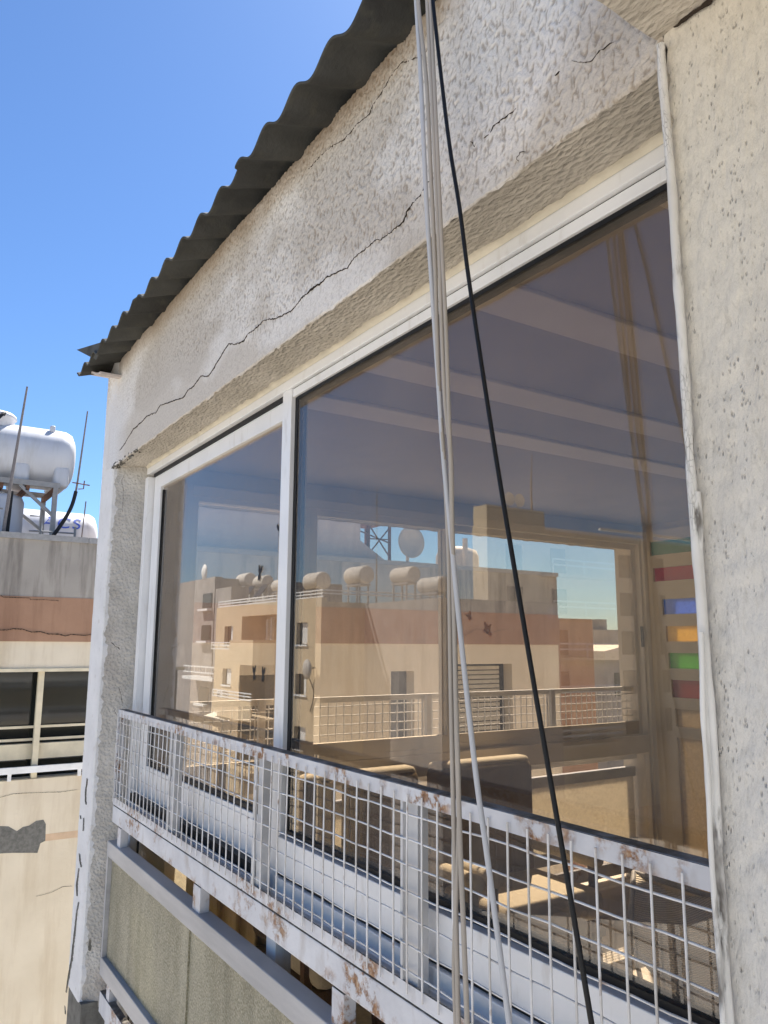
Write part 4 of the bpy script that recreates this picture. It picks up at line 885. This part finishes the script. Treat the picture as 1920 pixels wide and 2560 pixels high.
# tanks on that roof
spec=[(-40.0,23,4.12,.55,'pale round ended tank on a tall stand, first right of the mirrored house corner'),(-36.6,24,3.95,.46,'round tank on the mirrored wing roof, middle of the three at the right'),(-33.1,23.4,3.15,.42,'last round tank at the right end of the mirrored roof row'),
 (-49.3,22.4,4.05,.45,'round tank directly left of the meeting stile on the mirrored roof'),(-60.9,24.6,5.35,.55,'tank behind the tilted panels, left end of the mirrored roof'),(-57.0,24.4,4.9,.52,'second tank from the left among the tilted panels on the mirrored roof'),(-44.6,22.6,4.05,.58,'dark shaded tank just right of the meeting stile on the mirrored roof')]
for i,(x,y,z,r,lab) in enumerate(spec):
    htank('water_tank',lab,y,x-.9,x+1.1,z,r,M['tankgrey'],None,True,'x','water tanks on the mirrored roof',False)
    s=tv('tank_stand','steel legs under the '+lab[:60].split(',')[0],'tank stand',x,y,2.4)
    for dx in (-.6,.7):
        for dy in (-.3,.3):
            mb=MB();mb.box(x+dx-.04,x+dx+.04,y+dy-.04,y+dy+.04,2.4,z-r-.08);mbld(mb,'leg',M['steel'],s)
    mb=MB();mb.box(x-.8,x+.9,y-.36,y+.36,z-r-.08,z-r*.97);mbld(mb,'platform',M['steel'],s)
for i,(x,lab) in enumerate(((-59.6,'tilted solar panel at the left end of the mirrored roof'),(-57.4,'tilted solar panel in the middle of the mirrored roof tanks'),(-54.8,'tilted solar panel nearest the meeting stile on the mirrored roof'))):
    s=tv('solar_panel',lab,'solar panel',x,23.6,3.3,'solar panels on the mirrored roof')
    mb=MB();mb.prism([(22.9,3.55),(23.7,4.6),(23.75,4.56),(22.95,3.5)],lambda u,v,tt:(tt,u,v),x-.55,x+.55);mbld(mb,'collector',M['dglass'],s)
    mb=MB();mb.box(x-.5,x+.5,23.66,23.70,3.2,4.5);mbld(mb,'frame',M['a_white'],s)
s=tv('antenna','tall thin mast on the mirrored roof between two tanks','antenna',-39.5,24,2.4);mb=MB();mb.tube([(-39.5,24,2.4),(-39.5,24,9.6)],[.05,.025],6);mb.tube([(-39.8,24,8.6),(-39.2,24,8.6)],.02,5);mbld(mb,'mast',M['rebar'],s)
# grey neighbour left of it
G=tv('grey_apartment_house','narrow grey apartment house at the left edge of the mirrored view','building',-62,28,-12)
mb=MB();mb.box(-72,-60.9,21.95,22.6,-12,5.5);mb.box(-71.9,-61,22.6,34,-12,5.4);mbld(mb,'wall',M['a_grey'],G)
for z in (3.0,.4,-4.6):
    mb=MB();mb.box(-63.4,-61.3,21.88,21.94,z,z+1.2);o=mbld(mb,'window',M['dglass'],G)
    mb=MB();mb.box(-63.5,-61.2,21.5,21.87,z-.25,z-.08);mbld(mb,'sill',M['a_white'],o)
mb=MB();rails(mb,-64.5,-57.6,20.9,(-2.2,-1.75),.1);mb.box(-64.5,-57.6,20.8,21.9,-2.75,-2.5);mbld(mb,'balcony',M['a_white'],G)
s=tv('satellite_dish','small dish on the roof edge of the mirrored grey house','satellite dish',-65.1,22.6,5.5);mb=MB();mb.lathe([(0,-.15),(.4,-.08),(.7,.05),(.68,.07),(.4,-.04),(0,-.1)],(-65.1,22.5,6.2),'y',18);mbld(mb,'dish',M['a_white'],s)
mb=MB();mb.tube([(-65.1,22.7,5.3),(-65.1,22.7,6.2)],.05,6);mbld(mb,'mast',M['rebar'],s)
# tall stepped house, right
C=tv('stepped_apartment_house','tall ochre house with stepped roof and white balcony rails, mirrored at the right','building',-47,45,-12)
mb=MB();mb.box(-43.2,-41.6,34.5,60,-12,8.5);mb.box(-43.1,-41.62,34.52,40.1,8.5,9.9);mbld(mb,'wall',M['c_wall'],C)
for z in (5.2,2.2,-.8,-3.8,-6.8):
    mb=MB();mb.box(-41.6,-40.2,39.4,46,z-.2,z);mbld(mb,'balcony_floor',M['c_wall'],C)
    mb=MB()
    for h in (.55,.95): mb.box(-40.25,-40.18,39.4,46,z+h,z+h+.12)
    mb.box(-40.25,-40.2,39.4,39.5,z,z+1);mb.box(-40.25,-40.2,42.6,42.7,z,z+1);mbld(mb,'balcony_rail',M['a_white'],C)
    for y in (36.2,40.6,48,52):
        mb=MB();mb.box(-41.6,-41.56,y,y+1.5,z+.2,z+2.0);mbld(mb,'window',M['dglass'],C)
mb=MB();mb.box(-41.7,-41.5,40.1,60,8.5,8.72);mb.box(-41.7,-41.5,46,60,9.0,9.2);mbld(mb,'roof_rail',M['a_white'],C)
for y,lab in ((37.0,'left one of two white dishes on the top block of the mirrored stepped house'),(38.0,'right one of two white dishes on the top block of the mirrored stepped house')):
    s=tv('satellite_dish',lab,'satellite dish',-42.2,y,9.9,'dishes on the mirrored stepped house')
    mb=MB();mb.lathe([(0,-.1),(.3,-.06),(.5,.04),(.48,.05),(.3,-.03),(0,-.06)],(-42.0,y,10.6),'x',18);mbld(mb,'dish',M['a_white'],s)
    mb=MB();mb.tube([(-42.15,y,9.9),(-42.15,y,10.6)],.05,6);mbld(mb,'mast',M['rebar'],s)
s=tv('antenna','mast with thin tip on the top block of the mirrored stepped house','antenna',-42.2,39.4,9.9);mb=MB();mb.tube([(-42.2,39.4,9.9),(-42.2,39.4,12),(-42.2,39.6,14.5)],[.09,.07,.02],6);mbld(mb,'mast',M['rebar'],s)
